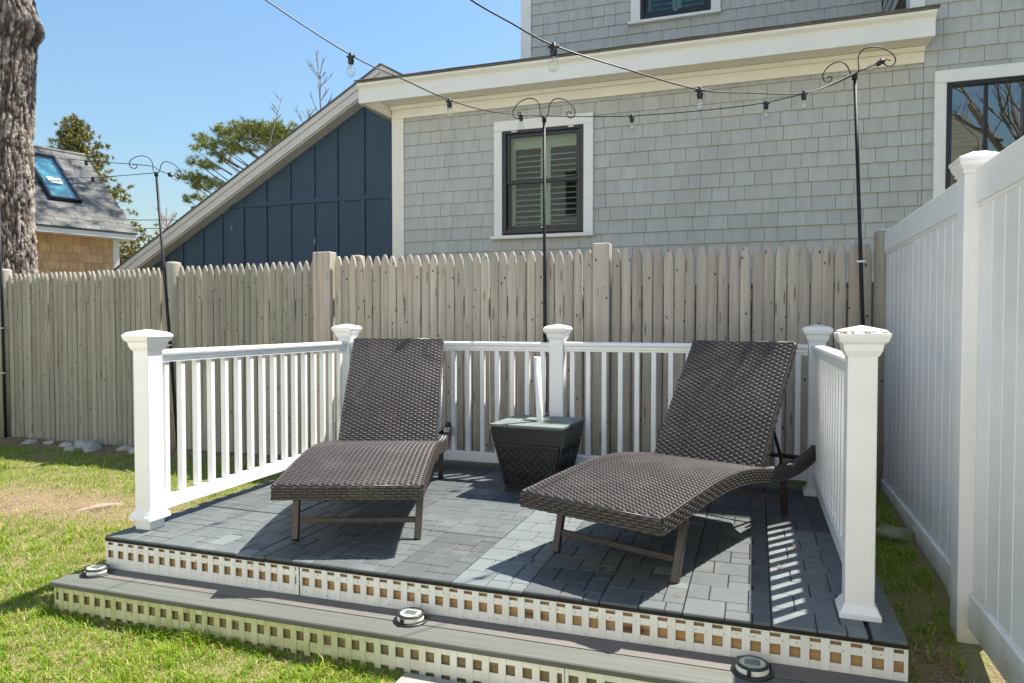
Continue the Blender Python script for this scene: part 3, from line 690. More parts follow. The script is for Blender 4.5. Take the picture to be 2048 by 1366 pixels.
MB().lathe([(.0525, 1.540), (.058, 1.544), (.058, 1.554), (.063, 1.562), (.069, 1.573), (.071, 1.586), (.075, 1.588), (.075, 1.599), (.02, 1.626)], 4, Matrix.Translation((.7575, 2.9775, 0)), sq=True).build('post_cap', VINYLF, vp)
MB().box((.728, 4.862, 1.40), (.80, 4.878, 1.585), .003).build('end_bracket', VINYLF, vf)
MB().box((.728, 4.862, -.10), (.80, 4.878, .06), .003).build('end_bracket', VINYLF, vf)

# ------------------------------------------------------------------ deck with paver tiles
deck = thing('deck', 'low raised deck laid with dark slate paver tiles and white lattice risers', 'deck', (-1.2, 3.5, -.17))
DX0, DX1, DY0 = -2.897, .466, 2.466
cols = [-2.897, -2.5725, -2.28, -1.9875, -1.695, -1.4025, -1.11, -.8175, -.525, -.2325, .06, .352, .466]
TP = .2925
tones = [1, 1, 0, 0, 1, 1, 2, 1, 1, 0, 2, 1, 1]
tiles = []
rt_ = random.Random(5)
for r_ in range(7):
    for c_ in range(12):
        tn = tones[c_] if rt_.random() < .75 else rt_.choice([0, 1, 1])
        if c_ == 6: tn = 2 if r_ < 5 else 1
        tiles.append((c_, r_, tn))
tiles.sort(key=lambda t: (cols[t[0]] + .15) ** 2 + (DY0 + TP * (t[1] + .5)) ** 2)
gms = {}
J = .0028; cnt = 0; restp = [MB(), MB(), MB()]
PM = [unit_mesh('paver', TILE[k], (1, 1, 1), 0) for k in range(3)]
def paver_mesh(w_, d_, k, cache={}):
    key = (round(w_, 4), round(d_, 4), k)
    if key not in cache: cache[key] = unit_mesh('paver', TILE[k], (w_, d_, .012), .0028)
    return cache[key]
for (c_, r_, tn) in tiles:
    x0, x1 = cols[c_], cols[c_ + 1]; y0 = DY0 + r_ * TP; tilt = rt_.uniform(-.0012, .0012); zl = rt_.uniform(-.0016, .0012)
    if c_ not in gms: gms[c_] = unit_mesh('deck_tile', GRID, (x1 - x0 - .004, TP - .006, .014), 0)
    tile = inst(gms[c_], 'deck_tile', deck, ((x0 + x1) / 2, y0 + TP / 2, -.0245 + zl))
    wt = x1 - x0 - .0008; h = TP / 2
    fl = rt_.random() < .5
    if wt < .15: pcs = [(0, 0, wt, h), (0, h, wt, h)]
    else: pcs = [(0, 0, .48, .5), (.48, 0, .31, .25), (.79, 0, .21, .25), (.48, .25, .26, .25), (.74, .25, .26, .5), (.27, .5, .47, .5), (0, .5, .27, .5), (.74, .75, .26, .25)]
    if wt >= .15: pcs = [(a * wt, b_ * TP, c * wt, d * TP) for a, b_, c, d in pcs]
    if c_ < 2 and r_ >= 2: zl += .0045                                      # these rows have lifted a little
    for (u, v, pw, ph) in pcs:
        if c_ >= 10 and r_ == 0 and x0 + u > .34 and v == 0 and wt < .15:
            u += .012; pw -= .012                                         # the broken corner paver sits apart, showing soil
        loc = (x0 + .0004 + u + pw / 2, y0 + v + ph / 2, -.0118 + zl + rt_.uniform(-.0005, .0005))
        rot = (rt_.uniform(-.001, .001), tilt, 0)
        if wt < .15 and r_ == 0: rot = (0, .012, R(-1.5))
        k = tn
        if rt_.random() < .07: k = max(0, min(2, tn + rt_.choice([-1, 1])))
        if cnt < 300: inst(paver_mesh(pw - J, ph - J, k), 'paver', tile, loc, rot=rot)
        else: restp[k].box((loc[0] - (pw - J) / 2, loc[1] - (ph - J) / 2, loc[2]), (loc[0] + (pw - J) / 2, loc[1] + (ph - J) / 2, loc[2] + .012), .0022)
        cnt += 1
for k in range(3):
    if restp[k].v: restp[k].build('paver_field', TILE[k], deck)['kind'] = 'stuff'
MB().box((-2.89, 2.52, -.17), (.459, 4.50, -.027)).build('deck_base', DKWOOD, deck)
MB().box((-2.893, 2.487, -.167), (.462, 2.519, -.0265), .002).build('rim_joist', PINE, deck)
MB().box((-2.93, 4.52, -.12), (.50, 4.55, .022), .003).build('edge_board', LIDM, deck)
MB().box((-2.896, 2.475, -.17), (-2.8935, 4.5, -.026)).build('side_skirt', VINYLD, deck)
MB().box((.463, 2.475, -.17), (.4655, 4.5, -.026)).build('side_skirt', VINYLD, deck)
def lattice(x0, x1, y, rows, zt, zb, m, parent, pitch=.0617, hole=.034, edge=.012, phase=0.):
    """woven privacy lattice: slats upright, strips across; openings are real holes"""
    for (a, b_) in rows:                     # rows = solid horizontal strips
        MB().box((x0, y + .002, a), (x1, y + .007, b_), .001).build('lattice_strip', m, parent)
    wd = pitch - hole
    me = unit_mesh('lattice_slat', m, (wd, .0065, zt - zb), .001)
    x = x0 + edge + phase + hole
    MB().box((x0, y, zb), (x0 + edge, y + .0065, zt), .001).build('lattice_slat', m, parent)
    while x + wd < x1 - .012:
        inst(me, 'lattice_slat', parent, (x + wd / 2, y + .003, zb)); x += pitch
    MB().box((x1 - edge, y, zb), (x1, y + .0065, zt), .001).build('lattice_slat', m, parent)
UR = [(-.1655, -.104), (-.068, -.043), (-.031, -.0235)]
lattice(-2.895, -1.815, 2.4715, UR, -.0235, -.1655, VINYLD, deck)
lattice(-1.809, .465, 2.4715, UR, -.0235, -.1655, VINYLD, deck)
nl = MB()
for k in range(70):
    x = -2.88 + k * .048 + random.uniform(-.01, .01)
    zq = -.055 + random.choice([0, -.07, 0]) + random.uniform(-.006, .006)
    if x < .45: nl.box((x - .0016, 2.4695, zq - .0016), (x + .0016, 2.4725, zq + .0016), 0)
nl.build('nail_heads', STRAW, deck, recalc=False)['kind'] = 'stuff'
# ------------------------------------------------------------------ lower step (slightly out of level)
step = thing('deck_step', 'low step of two grey composite boards over algae stained white lattice', 'step', (-1.2, 2.36, -.17))
def tread(y0, y1, m):
    b = MB().prism([(y0 + .004, -.002), (y1 - .002, -.002), (y1 - .002, -.024), (y0 + .003, -.024), (y0, -.020), (y0, -.006)], (-2.975, 0, -.138), (3.66, 0, 0), (0, 1, 0), (0, 0, 1))
    return b.build('tread_board', m, step)
tread(2.252, 2.366, TREAD)
MB().prism([(2.371, -.002), (2.469, -.002), (2.469, -.024), (2.371, -.024)], (-2.955, 0, -.138), (3.64, 0, 0), (0, 1, 0), (0, 0, 1)).build('tread_board', TREADB, step)
MB().box((-2.96, 2.275, -.42), (.67, 2.45, -.1625)).build('step_base', DKWOOD, step)
LR = [(-.187, -.1635), (-.262, -.2235), (-.36, -.298)]
lattice(-2.962, -.60, 2.262, LR, -.1635, -.36, MATS['algae_stained_lattice'], step, edge=.008, phase=-.016)
lattice(-.597, .675, 2.2605, [LR[0], (-.34, -.2235)], -.1635, -.36, MATS['algae_stained_lattice'], step)
step.rotation_euler = (0, -.0075, 0)

# ------------------------------------------------------------------ white railing
def post(x, y, label, h=.915, lift=0., w=.046, seed=0):
    t = thing('railing_post', label, 'post', (x, y, 0), 'white railing posts at the deck edge')
    M_ = Matrix.Translation((x, y, 0))
    MB().box((x - w, y - w, .0), (x + w, y + w, h), .003).build('post_sleeve', VINYL, t)
    tr = [(w + .019, lift + .001), (w + .019, lift + .018), (w + .012, lift + .026), (w + .009, lift + .034), (w + .002, lift + .044), (w + .002, lift + .046)]
    MB().lathe(tr, 4, M_, sq=True).build('base_trim', VINYL, t)
    cap = [(w + .003, h - .022), (w + .012, h - .004), (w + .016, h + .018), (w + .027, h + .028), (w + .034, h + .046), (w + .034, h + .056), (w + .028, h + .058), (w + .026, h + .064), (w + .014, h + .069), (.004, h + .082)]
    MB().lathe(cap, 4, M_, sq=True).build('post_cap', VINYL, t)
    return t
post(-2.802, 2.642, 'white railing post at the front left corner of the deck, its base trim raised', h=.892, lift=.048)
pfr = post(.343, 2.66, 'white railing post at the front right corner of the deck, dirt along its cap')
cr_ = MB()
for k in range(26):
    a = random.uniform(-.08, .08); e_ = random.choice([(a, -.077), (.077, a), (a, -.07)]); q_ = random.uniform(.002, .0045)
    cr_.box((.343 + e_[0] - q_, 2.66 + e_[1] - q_, .9715), (.343 + e_[0] + q_, 2.66 + e_[1] + q_, .9725 + q_ * .8))
cr_.build('dirt_crumbs', LEAF, pfr, recalc=False)['kind'] = 'stuff'
post(-2.823, 4.44, 'white railing post at the back left corner behind the left lounger')
post(-1.225, 4.44, 'white railing post at the middle of the back rail behind the planter')
post(.339, 4.44, 'white railing post at the back right corner behind the right lounger')
RAILP = [(-.022, 0), (.022, 0), (.022, .010), (.026, .014), (.026, .030), (.034, .036), (.036, .046), (.032, .056), (.020, .061), (-.020, .061), (-.032, .056), (-.036, .046), (-.034, .036), (-.026, .030), (-.026, .014), (-.022, .010)]
def section(p, q, n, zt, zb, label):
    p = Vector((*p, 0)); q = Vector((*q, 0)); d = q - p; u = d.normalized(); s_ = Vector((u.y, -u.x, 0)); L_ = d.length
    t = thing('railing_section', label, 'railing', tuple((p + q) / 2), 'white baluster railings round the deck')
    MB().prism(RAILP, p + Vector((0, 0, zt - .061)), d, s_, (0, 0, 1)).build('top_rail', VINYL, t)
    MB().prism([(-.022, 0), (.022, 0), (.022, .056), (.016, .064), (-.016, .064), (-.022, .056)], p + Vector((0, 0, zb)), d, s_, (0, 0, 1)).build('bottom_rail', VINYL, t)
    hb = zt - .061 - zb - .064
    me = unit_mesh('baluster', VINYL, (.0305, .0305, hb), .002); ang = math.atan2(u.y, u.x)
    for k in range(n):
        f = (k + .5 + (0 if n else 0)) / n; c = p + d * f
        inst(me, 'baluster', t, (c.x, c.y, zb + .064), rot=(0, 0, ang))
    for e, sg in ((p, 1), (q, -1)):
        c = e + u * .006 * sg; MB().beam(c + Vector((0, 0, zt - .064)) - u * .006 * sg, c + Vector((0, 0, zt - .064)) + u * .012 * sg, .05, .004).build('rail_bracket', VINYL, t)
    return t
section((-2.802, 2.690), (-2.823, 4.392), 16, .872, .075, 'white railing section along the left side of the deck beside the lawn')
section((-2.775, 4.44), (-1.273, 4.44), 14, .876, .056, 'white back railing section left of the planter, behind the left lounger')
section((-1.177, 4.44), (.291, 4.44), 14, .880, .080, 'white back railing section right of the planter, behind the right lounger')
section((.343, 2.709), (.339, 4.392), 16, .880, .085, 'white railing section along the right side of the deck beside the vinyl fence')

# ------------------------------------------------------------------ wicker loungers
def resample(pts, step_):
    P = [np.array(p, float) for p in pts]
    # Catmull-Rom then even spacing
    out = []
    for i in range(len(P) - 1):
        p0, p1, p2, p3 = P[max(i - 1, 0)], P[i], P[i + 1], P[min(i + 2, len(P) - 1)]
        for t in np.linspace(0, 1, 16, endpoint=False):
            out.append(.5 * ((2 * p1) + (p2 - p0) * t + (2 * p0 - 5 * p1 + 4 * p2 - p3) * t * t + (3 * p1 - p0 - 3 * p2 + p3) * t ** 3))
    out.append(P[-1]); out = np.array(out)
    d = np.r_[0, np.cumsum(np.linalg.norm(np.diff(out, axis=0), axis=1))]
    n = max(2, round(d[-1] / step_)); s_ = np.linspace(0, d[-1], n + 1)
    return np.stack([np.interp(s_, d, out[:, k]) for k in range(out.shape[1])], 1)
class Weave:
    """collects real strands: each row humps over one warp and dips under the next"""
    def __init__(s): s.V = []; s.F = []; s.n = 0
    def strand(s, C_, Nn, T, wid, hgt):
        """C_ (m,3) centre line, Nn normals, T width direction"""
        m = len(C_); a = C_ - T * wid / 2; c = C_ + T * wid / 2; h = C_ + Nn * hgt
        a2 = C_ - T * wid * .28 + Nn * hgt * .85; c2 = C_ + T * wid * .28 + Nn * hgt * .85
        V = np.stack([a, a2, h, c2, c], 1).reshape(-1, 3)
        i = np.arange(m - 1) * 5
        F = np.concatenate([np.stack([i + k, i + k + 1, i + k + 6, i + k + 5], 1) for k in range(4)]) + s.n
        s.V.append(V); s.F.append(F); s.n += len(V)
    def patch(s, surf, nu, nv, Lu, pitch, A=.0028):
        """surf(u, v) -> P, N, Tv for arrays; nu warps along the strands, nv rows"""
        sub = 4; u = np.linspace(0, 1, nu * sub + 1)
        for r in range(nv):
            v = (r + .5) / nv
            P, N_, T = surf(u, np.full_like(u, v)); ph = np.cos(math.pi * (u * nu) + math.pi * r)
            ph = np.sign(ph) * np.abs(ph) ** .7
            s.strand(P + N_ * (A * ph)[:, None] + N_ * .002, N_, T, pitch * .95, .0032)
        vv = (np.arange(nv) + .5) / nv
        for j in range(nu + 1):                # the upright warps, seen as small bright knots
            uu = np.full(nv, j / nu); P, N_, T = surf(uu, vv); ph = -np.cos(math.pi * j + math.pi * np.arange(nv))
            U = np.cross(T, N_)
            C_ = P + N_ * (A * ph)[:, None] + N_ * .0028
            a = C_ - U * .0034; c = C_ + U * .0034; h = C_ + N_ * .0016
            V = np.stack([a, h, c], 1).reshape(-1, 3); i = np.arange(nv - 1) * 3
            F = np.concatenate([np.stack([i, i + 1, i + 4, i + 3], 1), np.stack([i + 1, i + 2, i + 5, i + 4], 1)]) + s.n
            s.V.append(V); s.F.append(F); s.n += len(V)
    def build(s, name, parent):
        V = np.concatenate(s.V); F = np.concatenate(s.F); lo = V.min(0); hi = V.max(0)
        o = np_mesh(name, WICKER, V, F, parent, smooth=True, loc=((lo[0] + hi[0]) / 2, (lo[1] + hi[1]) / 2, lo[2])); o['kind'] = 'stuff'; return o
def lounger(label):
    t = thing('sun_lounger', label, 'lounger', (0, 0, 0), 'wicker loungers on the deck')
    HW, PITCH, WS = .325, .0124, .0242
    prof = [(-.188, .296), (-.10, .305), (.0, .317), (.1, .327), (.2, .337), (.33, .346), (.47, .348), (.62, .339), (.78, .318), (.94, .292), (1.10, .274), (1.25, .267), (1.40, .268), (1.53, .276), (1.63, .288), (1.69, .302)]
    seat = [p for p in prof if p[0] <= .95]
    def strip(pts, x0, x1, thick=None, normal_sign=1):
        rs = resample(pts, PITCH); L_ = len(rs) - 1; tt = np.linspace(0, 1, L_ + 1)
        g = np.gradient(rs, axis=0); g /= np.linalg.norm(g, axis=1)[:, None]
        def surf(u, v):
            y = np.interp(v, tt, rs[:, 0]); z = np.interp(v, tt, rs[:, 1]); gy_ = np.interp(v, tt, g[:, 0]); gz_ = np.interp(v, tt, g[:, 1])
            P = np.stack([x0 + (x1 - x0) * u, y, z], 1); T = np.stack([0 * u, gy_, gz_], 1); N_ = np.stack([0 * u, -gz_, gy_], 1) * normal_sign
            return P, N_, T
        return surf, L_
    w = Weave(); surf, n = strip(seat, -HW, HW); w.patch(surf, round(2 * HW / WS), n, 0, PITCH)
    # front apron
    APH = .062
    def apron(u, v):
        P = np.stack([-HW + 2 * HW * u, np.full_like(u, -.190) + .004 * v, .293 - APH * v], 1)
        return P, np.tile((0, -1., 0), (len(u), 1)), np.tile((0, 0, -1.), (len(u), 1))
    w.patch(apron, round(2 * HW / WS), 5, 0, PITCH)
    w.build('seat_weave', t)
    w = Weave()
    rs = resample(prof, .02); L_ = len(rs) - 1; tt = np.linspace(0, 1, L_ + 1)
    slen = np.sum(np.linalg.norm(np.diff(rs, axis=0), axis=1))
    for sg in (-1, 1):
        def side(u, v, sg=sg):
            y = np.interp(u, tt, rs[:, 0]); z = np.interp(u, tt, rs[:, 1]) - .003 - APH * v * (1 - .15 * np.clip((u - .8) / .2, 0, 1))
            return np.stack([np.full_like(u, sg * HW), y, z], 1), np.tile((sg * 1., 0, 0), (len(u), 1)), np.tile((0, 0, -1.), (len(u), 1))
        w.patch(side, round(slen / WS), 5, 0, PITCH)
        # top and inner faces of the free rear arms
        arm = [p for p in prof if p[0] > .86]
        x0, x1 = (HW - .036, HW) if sg > 0 else (-HW, -HW + .036)
        sf, n = strip(arm, x0, x1); w.patch(sf, 2, n, 0, PITCH)
        ra = resample(arm, .02); ta = np.linspace(0, 1, len(ra))
        def inner(u, v, sg=sg):
            y = np.interp(u, ta, ra[:, 0]); z = np.interp(u, ta, ra[:, 1]) - .003 - APH * v
            return np.stack([np.full_like(u, sg * (HW - .036)), y, z], 1), np.tile((-sg * 1., 0, 0), (len(u), 1)), np.tile((0, 0, -1.), (len(u), 1))
        w.patch(inner, round(.85 / WS), 5, 0, PITCH)
    w.build('side_weave', t)
    # dark core under the weave
    b = MB(); pr = resample(seat, .05)
    for sgn_, x0, x1 in ((0, -HW + .001, HW - .001),):
        vs_ = [(x, p[0], p[1] - dz) for p in pr for dz in (.0015, .03) for x in (x0, x1)]; fs = []
        for i in range(len(pr) - 1):
            a = i * 4; fs += [(a, a + 1, a + 5, a + 4), (a + 2, a + 6, a + 7, a + 3), (a, a + 4, a + 6, a + 2), (a + 1, a + 3, a + 7, a + 5)]
        e = (len(pr) - 1) * 4; fs += [(0, 2, 3, 1), (e, e + 1, e + 3, e + 2)]
        b.add(vs_, fs)
    b.box((-HW + .002, -.186, .236), (HW - .002, -.165, .29))
    pr2 = resample(prof, .05)
    for sg in (-1, 1):
        x0, x1 = (HW - .033, HW - .002) if sg > 0 else (-HW + .002, -HW + .033)
        vs_ = [(x, p[0], p[1] - dz) for p in pr2 for dz in (.004, .062) for x in (x0, x1)]; fs = []
        for i in range(len(pr2) - 1):
            a = i * 4; fs += [(a, a + 1, a + 5, a + 4), (a + 2, a + 6, a + 7, a + 3), (a, a + 4, a + 6, a + 2), (a + 1, a + 3, a + 7, a + 5)]
        e = (len(pr2) - 1) * 4; fs += [(0, 2, 3, 1), (e, e + 1, e + 3, e + 2)]; b.add(vs_, fs)
    b.build('seat_frame', WICKERB, t)
    # rounded rims
    b = MB()
    for sg in (-1, 1):
        b.tube([(sg * (HW - .001), p[0], p[1] + .0005) for p in resample(prof, .02)], .0052, 6)
        b.tube([(sg * (HW - .034), p[0], p[1] + .0005) for p in resample([q for q in prof if q[0] > .93], .02)], .005, 6)
        b.tube([(sg * (HW - .034), 1.692, .301), (sg * HW, 1.692, .301)], .006, 6); b.box((sg * (HW - .035), 1.688, .248), (sg * HW, 1.694, .302), .002)
    b.tube([(-HW, -.189, .2945), (HW, -.189, .2945)], .003, 6)
    b.build('seat_rim', WICKER, t)
    # backrest, gently curved
    BW = .289
    bp = [(.905, .300), (.99, .415), (1.07, .525), (1.155, .630), (1.25, .740), (1.335, .842), (1.375, .897)]
    w = Weave(); surf, n = strip(bp, -BW, BW); w.patch(surf, round(2 * BW / WS), n, 0, PITCH)
    rb = resample(bp, .02); tb = np.linspace(0, 1, len(rb)); gb = np.gradient(rb, axis=0); gb /= np.linalg.norm(gb, axis=1)[:, None]
    for sg in (-1, 1):
        def bside(u, v, sg=sg):
            y = np.interp(u, tb, rb[:, 0]); z = np.interp(u, tb, rb[:, 1]); a = np.interp(u, tb, gb[:, 0]); c = np.interp(u, tb, gb[:, 1])
            T = np.stack([0 * u, c, -a], 1)
            return np.stack([np.full_like(u, sg * BW), y, z], 1) + T * (.003 + .030 * v[:, None]), np.tile((sg * 1., 0, 0), (len(u), 1)), T
        w.patch(bside, round(.765 / WS), 3, 0, PITCH)
    w.build('backrest_weave', t)
    b = MB(); vs_ = []; fs = []
    for k in range(len(rb)):
        T = np.array((gb[k][1], -gb[k][0]))
        for d_ in (.002, .034):
            for x in (-BW + .001, BW - .001): vs_.append((x, rb[k][0] + T[0] * d_, rb[k][1] + T[1] * d_))
    for i in range(len(rb) - 1):
        a = i * 4; fs += [(a, a + 1, a + 5, a + 4), (a + 2, a + 6, a + 7, a + 3), (a, a + 4, a + 6, a + 2), (a + 1, a + 3, a + 7, a + 5)]
    e = (len(rb) - 1) * 4; fs += [(0, 2, 3, 1), (e, e + 1, e + 3, e + 2)]; b.add(vs_, fs)
    b.build('backrest_frame', WICKERB, t)
    b = MB()
    for sg in (-1, 1): b.tube([(sg * BW, p[0], p[1]) for p in rb], .005, 6)
    b.tube([(-BW, rb[-1][0], rb[-1][1]), (BW, rb[-1][0], rb[-1][1])], .006, 6); b.build('backrest_rim', WICKER, t)
    # metal base
    for sg in (-1, 1):
        MB().beam((sg * .2825, 0, 0), (sg * .293, .085, .285), .032, .026, .003, up=(0, 1, 0)).build('leg', BRONZE, t)
        MB().beam((sg * .2825, 1.262, 0), (sg * .293, 1.19, .235), .032, .026, .003, up=(0, 1, 0)).build('leg', BRONZE, t)
    MB().beam((-.268, .026, .085), (.268, .026, .085), .016, .026, .002).build('leg_brace', BRONZE, t)
    MB().beam((-.268, 1.237, .085), (.268, 1.237, .085), .016, .026, .002).build('leg_brace', BRONZE, t)
    MB().tube([(-HW + .03, 1.50, .262), (HW - .03, 1.50, .262)], .0125, 8).build('cross_tube', BLKMET, t)
    for sg in (-1, 1):
        MB().tube([(sg * .262, 1.10, .50), (sg * .262, 1.20, .37), (sg * .262, 1.255, .29), (sg * .262, 1.25, .262), (sg * .262, 1.20, .25), (sg * .262, 1.12, .252)], .009, 8).build('back_strut', BLKMET, t)
        MB().box((sg * .262 - .006, 1.02, .236), (sg * .262 + .006, 1.30, .246), .002).build('ratchet_bar', BLKMET, t)
    MB().tube([(-.262, 1.13, .256), (.262, 1.13, .256)], .009, 8).build('strut_bar', BLKMET, t)
    return t
def copy_tree(o, parent=None):
    c = o.copy(); COL.objects.link(c); c.parent = parent
    for ch in list(o.children): copy_tree(ch, c)
    return c
LL = lounger('dark brown wicker lounger on the left, squarely facing the camera beside the left railing')
RL = copy_tree(LL); RL['label'] = 'dark brown wicker lounger on the right, turned towards the planter'
def place(o, fl, fr_):
    fl = Vector(fl); fr_ = Vector(fr_); m_ = (fl + fr_) / 2; d = fr_ - fl
    o.location = (m_.x, m_.y, .001); o.rotation_euler = (0, 0, math.atan2(d.y, d.x))
place(LL, (-2.006, 2.708), (-1.474, 2.903)); place(RL, (-.817, 2.936), (-.286, 2.738))

# ------------------------------------------------------------------ planter with lid and pipe
pl = thing('planter', 'black tapered square planter with basketweave sides and a grey green board lid', 'planter', (-1.243, 4.068, 0))
px, py = 0, 0
W[pl] = Vector((0, 0, 0))
PZ = .392
def face_pt(f, u, z, out=0.):
    """point on side f (0 front,1 right,2 back,3 left)"""
    hw = .150 + (.205 - .150) * (z / .30) if z < .30 else .205
    p = Vector((u, -(hw + out), z)); p.rotate(Matrix.Rotation(math.pi / 2 * f, 3, 'Z')); return p
MB().lathe([(.158, 0), (.158, .022), (.148, .026), (.148, .03), (.203, .295), (.2085, .297), (.222, PZ - .006), (.222, PZ), (.2, PZ), (.19, .3)], 4, sq=True).build('pot', BLKPLA, pl)
for f in range(4):
    b = MB()
    def strip_(p0, p1, wd):
        (u0, z0), (u1, z1) = p0, p1
        a = face_pt(f, u0, z0, .003); c = face_pt(f, u1, z1, .003); nrm = Vector((0, -1, 0)); nrm.rotate(Matrix.Rotation(math.pi / 2 * f, 3, 'Z'))
        b.beam(a, c, wd, .007, .002, up=nrm)
    cell = .066                               # basketweave turned 45 degrees: three bars a cell, direction alternating
    for i_ in range(-7, 8):
        for j_ in range(-7, 8):
            cx = (i_ - j_) * cell * .7071; cz = .16 + (i_ + j_) * cell * .7071
            if not .02 < cz < .30: continue
            e1, e2 = ((.7071, .7071), (.7071, -.7071)) if (i_ + j_) % 2 else ((.7071, -.7071), (.7071, .7071))
            for o_ in (-.0165, .0165):
                l0, l1 = -cell * .46, cell * .46
                def at_(l_): return (cx + e1[0] * l_ + e2[0] * o_, cz + e1[1] * l_ + e2[1] * o_)
                def ok(q): return .042 < q[1] < .282 and abs(q[0]) < .146 + .183 * q[1] - .016
                while l0 < l1 and not ok(at_(l0)): l0 += .003
                while l1 > l0 and not ok(at_(l1)): l1 -= .003
                if l1 - l0 > .010: strip_(at_(l0), at_(l1), .015)
    for sg in (-1, 1): strip_((sg * .146, .034), (sg * .193, .288), .012)
    strip_((-.19, .286), (.19, .286), .01); strip_((-.142, .038), (.142, .038), .01)
    b.build('basketweave_relief', BLKPLA, pl)
for k, (x0, x1) in enumerate(((-.229, -.115), (-.112, -.002), (.001, .112), (.115, .229))):
    for (y0, y1) in (((-.229, .229),) if k in (0, 3) else ((-.229, -.035), (.035, .229))):
        MB().box((x0 * .985, y0 * .985, PZ + .001), (x1 * .985, y1 * .985, PZ + .017), .002).build('lid_board', LIDM, pl)
pl.rotation_euler = (0, 0, R(-3.5))
pipe = MB()
o0, o1 = Vector((-1.228, 4.06, .30)), Vector((-1.243, 4.03, .80))
prof = []; n = 16
d = (o1 - o0).normalized(); e1 = d.orthogonal().normalized(); e2 = d.cross(e1)
vs_ = []
for p_, r_ in ((o0, .0205), (o1, .0205), (o1, .0165), (o1 - d * .12, .0165)):
    for k in range(n): a = 2 * math.pi * k / n; vs_.append(tuple(p_ + (e1 * math.cos(a) + e2 * math.sin(a)) * r_))
pipe.add(vs_, [(i * n + k, i * n + (k + 1) % n, (i + 1) * n + (k + 1) % n, (i + 1) * n + k) for i in range(3) for k in range(n)] + [tuple(range(3 * n, 4 * n))], True)
tag(pipe.build('pvc_pipe', PVC), 'white plastic pipe standing up through the planter lid', 'pipe')

# ------------------------------------------------------------------ black poles with scroll hooks
LSC = [(0, 0), (-.025, .017), (-.034, .085), (-.064, .127), (-.114, .138), (-.173, .118), (-.215, .076), (-.219, .038), (-.202, .017), (-.177, .013), (-.158, .030), (-.163, .049), (-.177, .053), (-.19, .041)]
RSC = [(.004, 0), (.026, .017), (.038, .076), (.063, .110), (.097, .116), (.148, .101), (.19, .063), (.211, .025), (.207, -.008), (.186, -.021), (.160, -.008), (.154, .013), (.169, .024), (.186, .008)]
def smooth2(pts): return resample([(a, b) for a, b in pts], .012)
def pole(base, top, label, yaw=0., roll=0., sl=1., sr=1., brackets=(), r=.0125, up_l=0, up_r=0):
    t = thing('light_pole', label, 'pole', base, 'black hook poles that carry the string lights')
    base = Vector(base); top = Vector(top)
    MB().tube([base, base.lerp(top, .5), top], [r, r * .95, r * .85], 10).build('pole_shaft', BLKMET, t)
    MB().lathe([(r * 1.3, -.03), (r * 1.3, 0), (r * .6, .008)], 10, Matrix.Translation(top)).build('pole_collar', BLKMET, t)
    M_ = Matrix.Translation(top) @ Matrix.Rotation(yaw, 4, 'Z') @ Matrix.Rotation(-roll, 4, 'Y')
    for pts, sc in ((LSC, sl), (RSC, sr)):
        MB().tube([M_ @ Vector((a * sc, 0, b * sc)) for a, b in smooth2(pts)], .0036, 6).build('scroll_hook', BLKMET, t)
    for f in brackets:
        c = base.lerp(top, f)
        b = MB().box((c.x - .027, c.y - .015, c.z - .007), (c.x + .027, c.y + .020, c.z + .007), .002); b.build('pole_clamp', STEEL, t)
    return t
pole((-1.436, 4.862, -.15), (-1.447, 4.862, 2.478), 'black hook pole behind the middle railing post, in front of the window', sl=1.075, sr=1.075, brackets=(.19,))
pole((.676, 4.852, -.05), (.562, 4.795, 2.53), 'black hook pole on the fence at the right, leaning beside the vinyl fence', roll=R(16), yaw=R(5), sl=.8, sr=1.12, brackets=(.556,))
pole((-4.788, 4.83, -.15), (-4.998, 4.83, 2.325), 'black hook pole on the left fence, leaning left, farthest from the loungers', yaw=R(52), roll=R(-2), sl=.95, sr=.95, brackets=(.387,))
pole((-6.955, 4.84, -.15), (-6.99, 4.84, 2.30), 'black hook pole at the left edge of the photo by the tree trunk', yaw=R(70), sl=.9, sr=.9, brackets=(.45, .27))

# ------------------------------------------------------------------ string lights
def string_lights(pts, bulbs, label, r=.0035, tilt=None):
    t = thing('string_lights', label, 'string lights', pts[0], 'strings of clear bulbs over the deck')
    P = []
    P3 = [np.array(p) for p in pts]
    crv = resample(pts, .04)
    MB().tube([tuple(p) for p in crv], r, 6).build('cord', BLKRUB, t)
    for k, c in enumerate(bulbs):
        c = Vector(c); M_ = Matrix.Translation(c)
        if tilt and k in tilt: M_ = M_ @ Matrix.Rotation(tilt[k][0], 4, 'X') @ Matrix.Rotation(tilt[k][1], 4, 'Y')
        so = MB().lathe([(.006, .014), (.009, .012), (.009, .004), (.0125, .0), (.0135, -.008), (.0135, -.018), (.0155, -.020), (.0155, -.026), (.0135, -.029), (.013, -.040), (.010, -.041)], 14, M_)
        so.tube([M_ @ Vector((-.022, 0, -.003)), M_ @ Vector((.022, 0, -.003))], .0055, 8)
        s_ = so.build('lamp_socket', BLKRUB, t)
        MB().lathe([(.0105, -.0415), (.0125, -.047), (.0185, -.060), (.0215, -.074), (.0205, -.086), (.0145, -.097), (.006, -.1025), (.001, -.1035)], 18, M_).build('bulb', BULBGL, s_)
        f = MB().tube([M_ @ Vector((0, 0, -.042)), M_ @ Vector((0, 0, -.058))], .0035, 6)
        for a in range(4):
            q = (math.cos(a * 1.57) * .006, math.sin(a * 1.57) * .006); f.tube([M_ @ Vector((q[0] * .5, q[1] * .5, -.058)), M_ @ Vector((q[0], q[1], -.082))], .0011, 4)
        f.build('filament', FILA, s_)
    return t
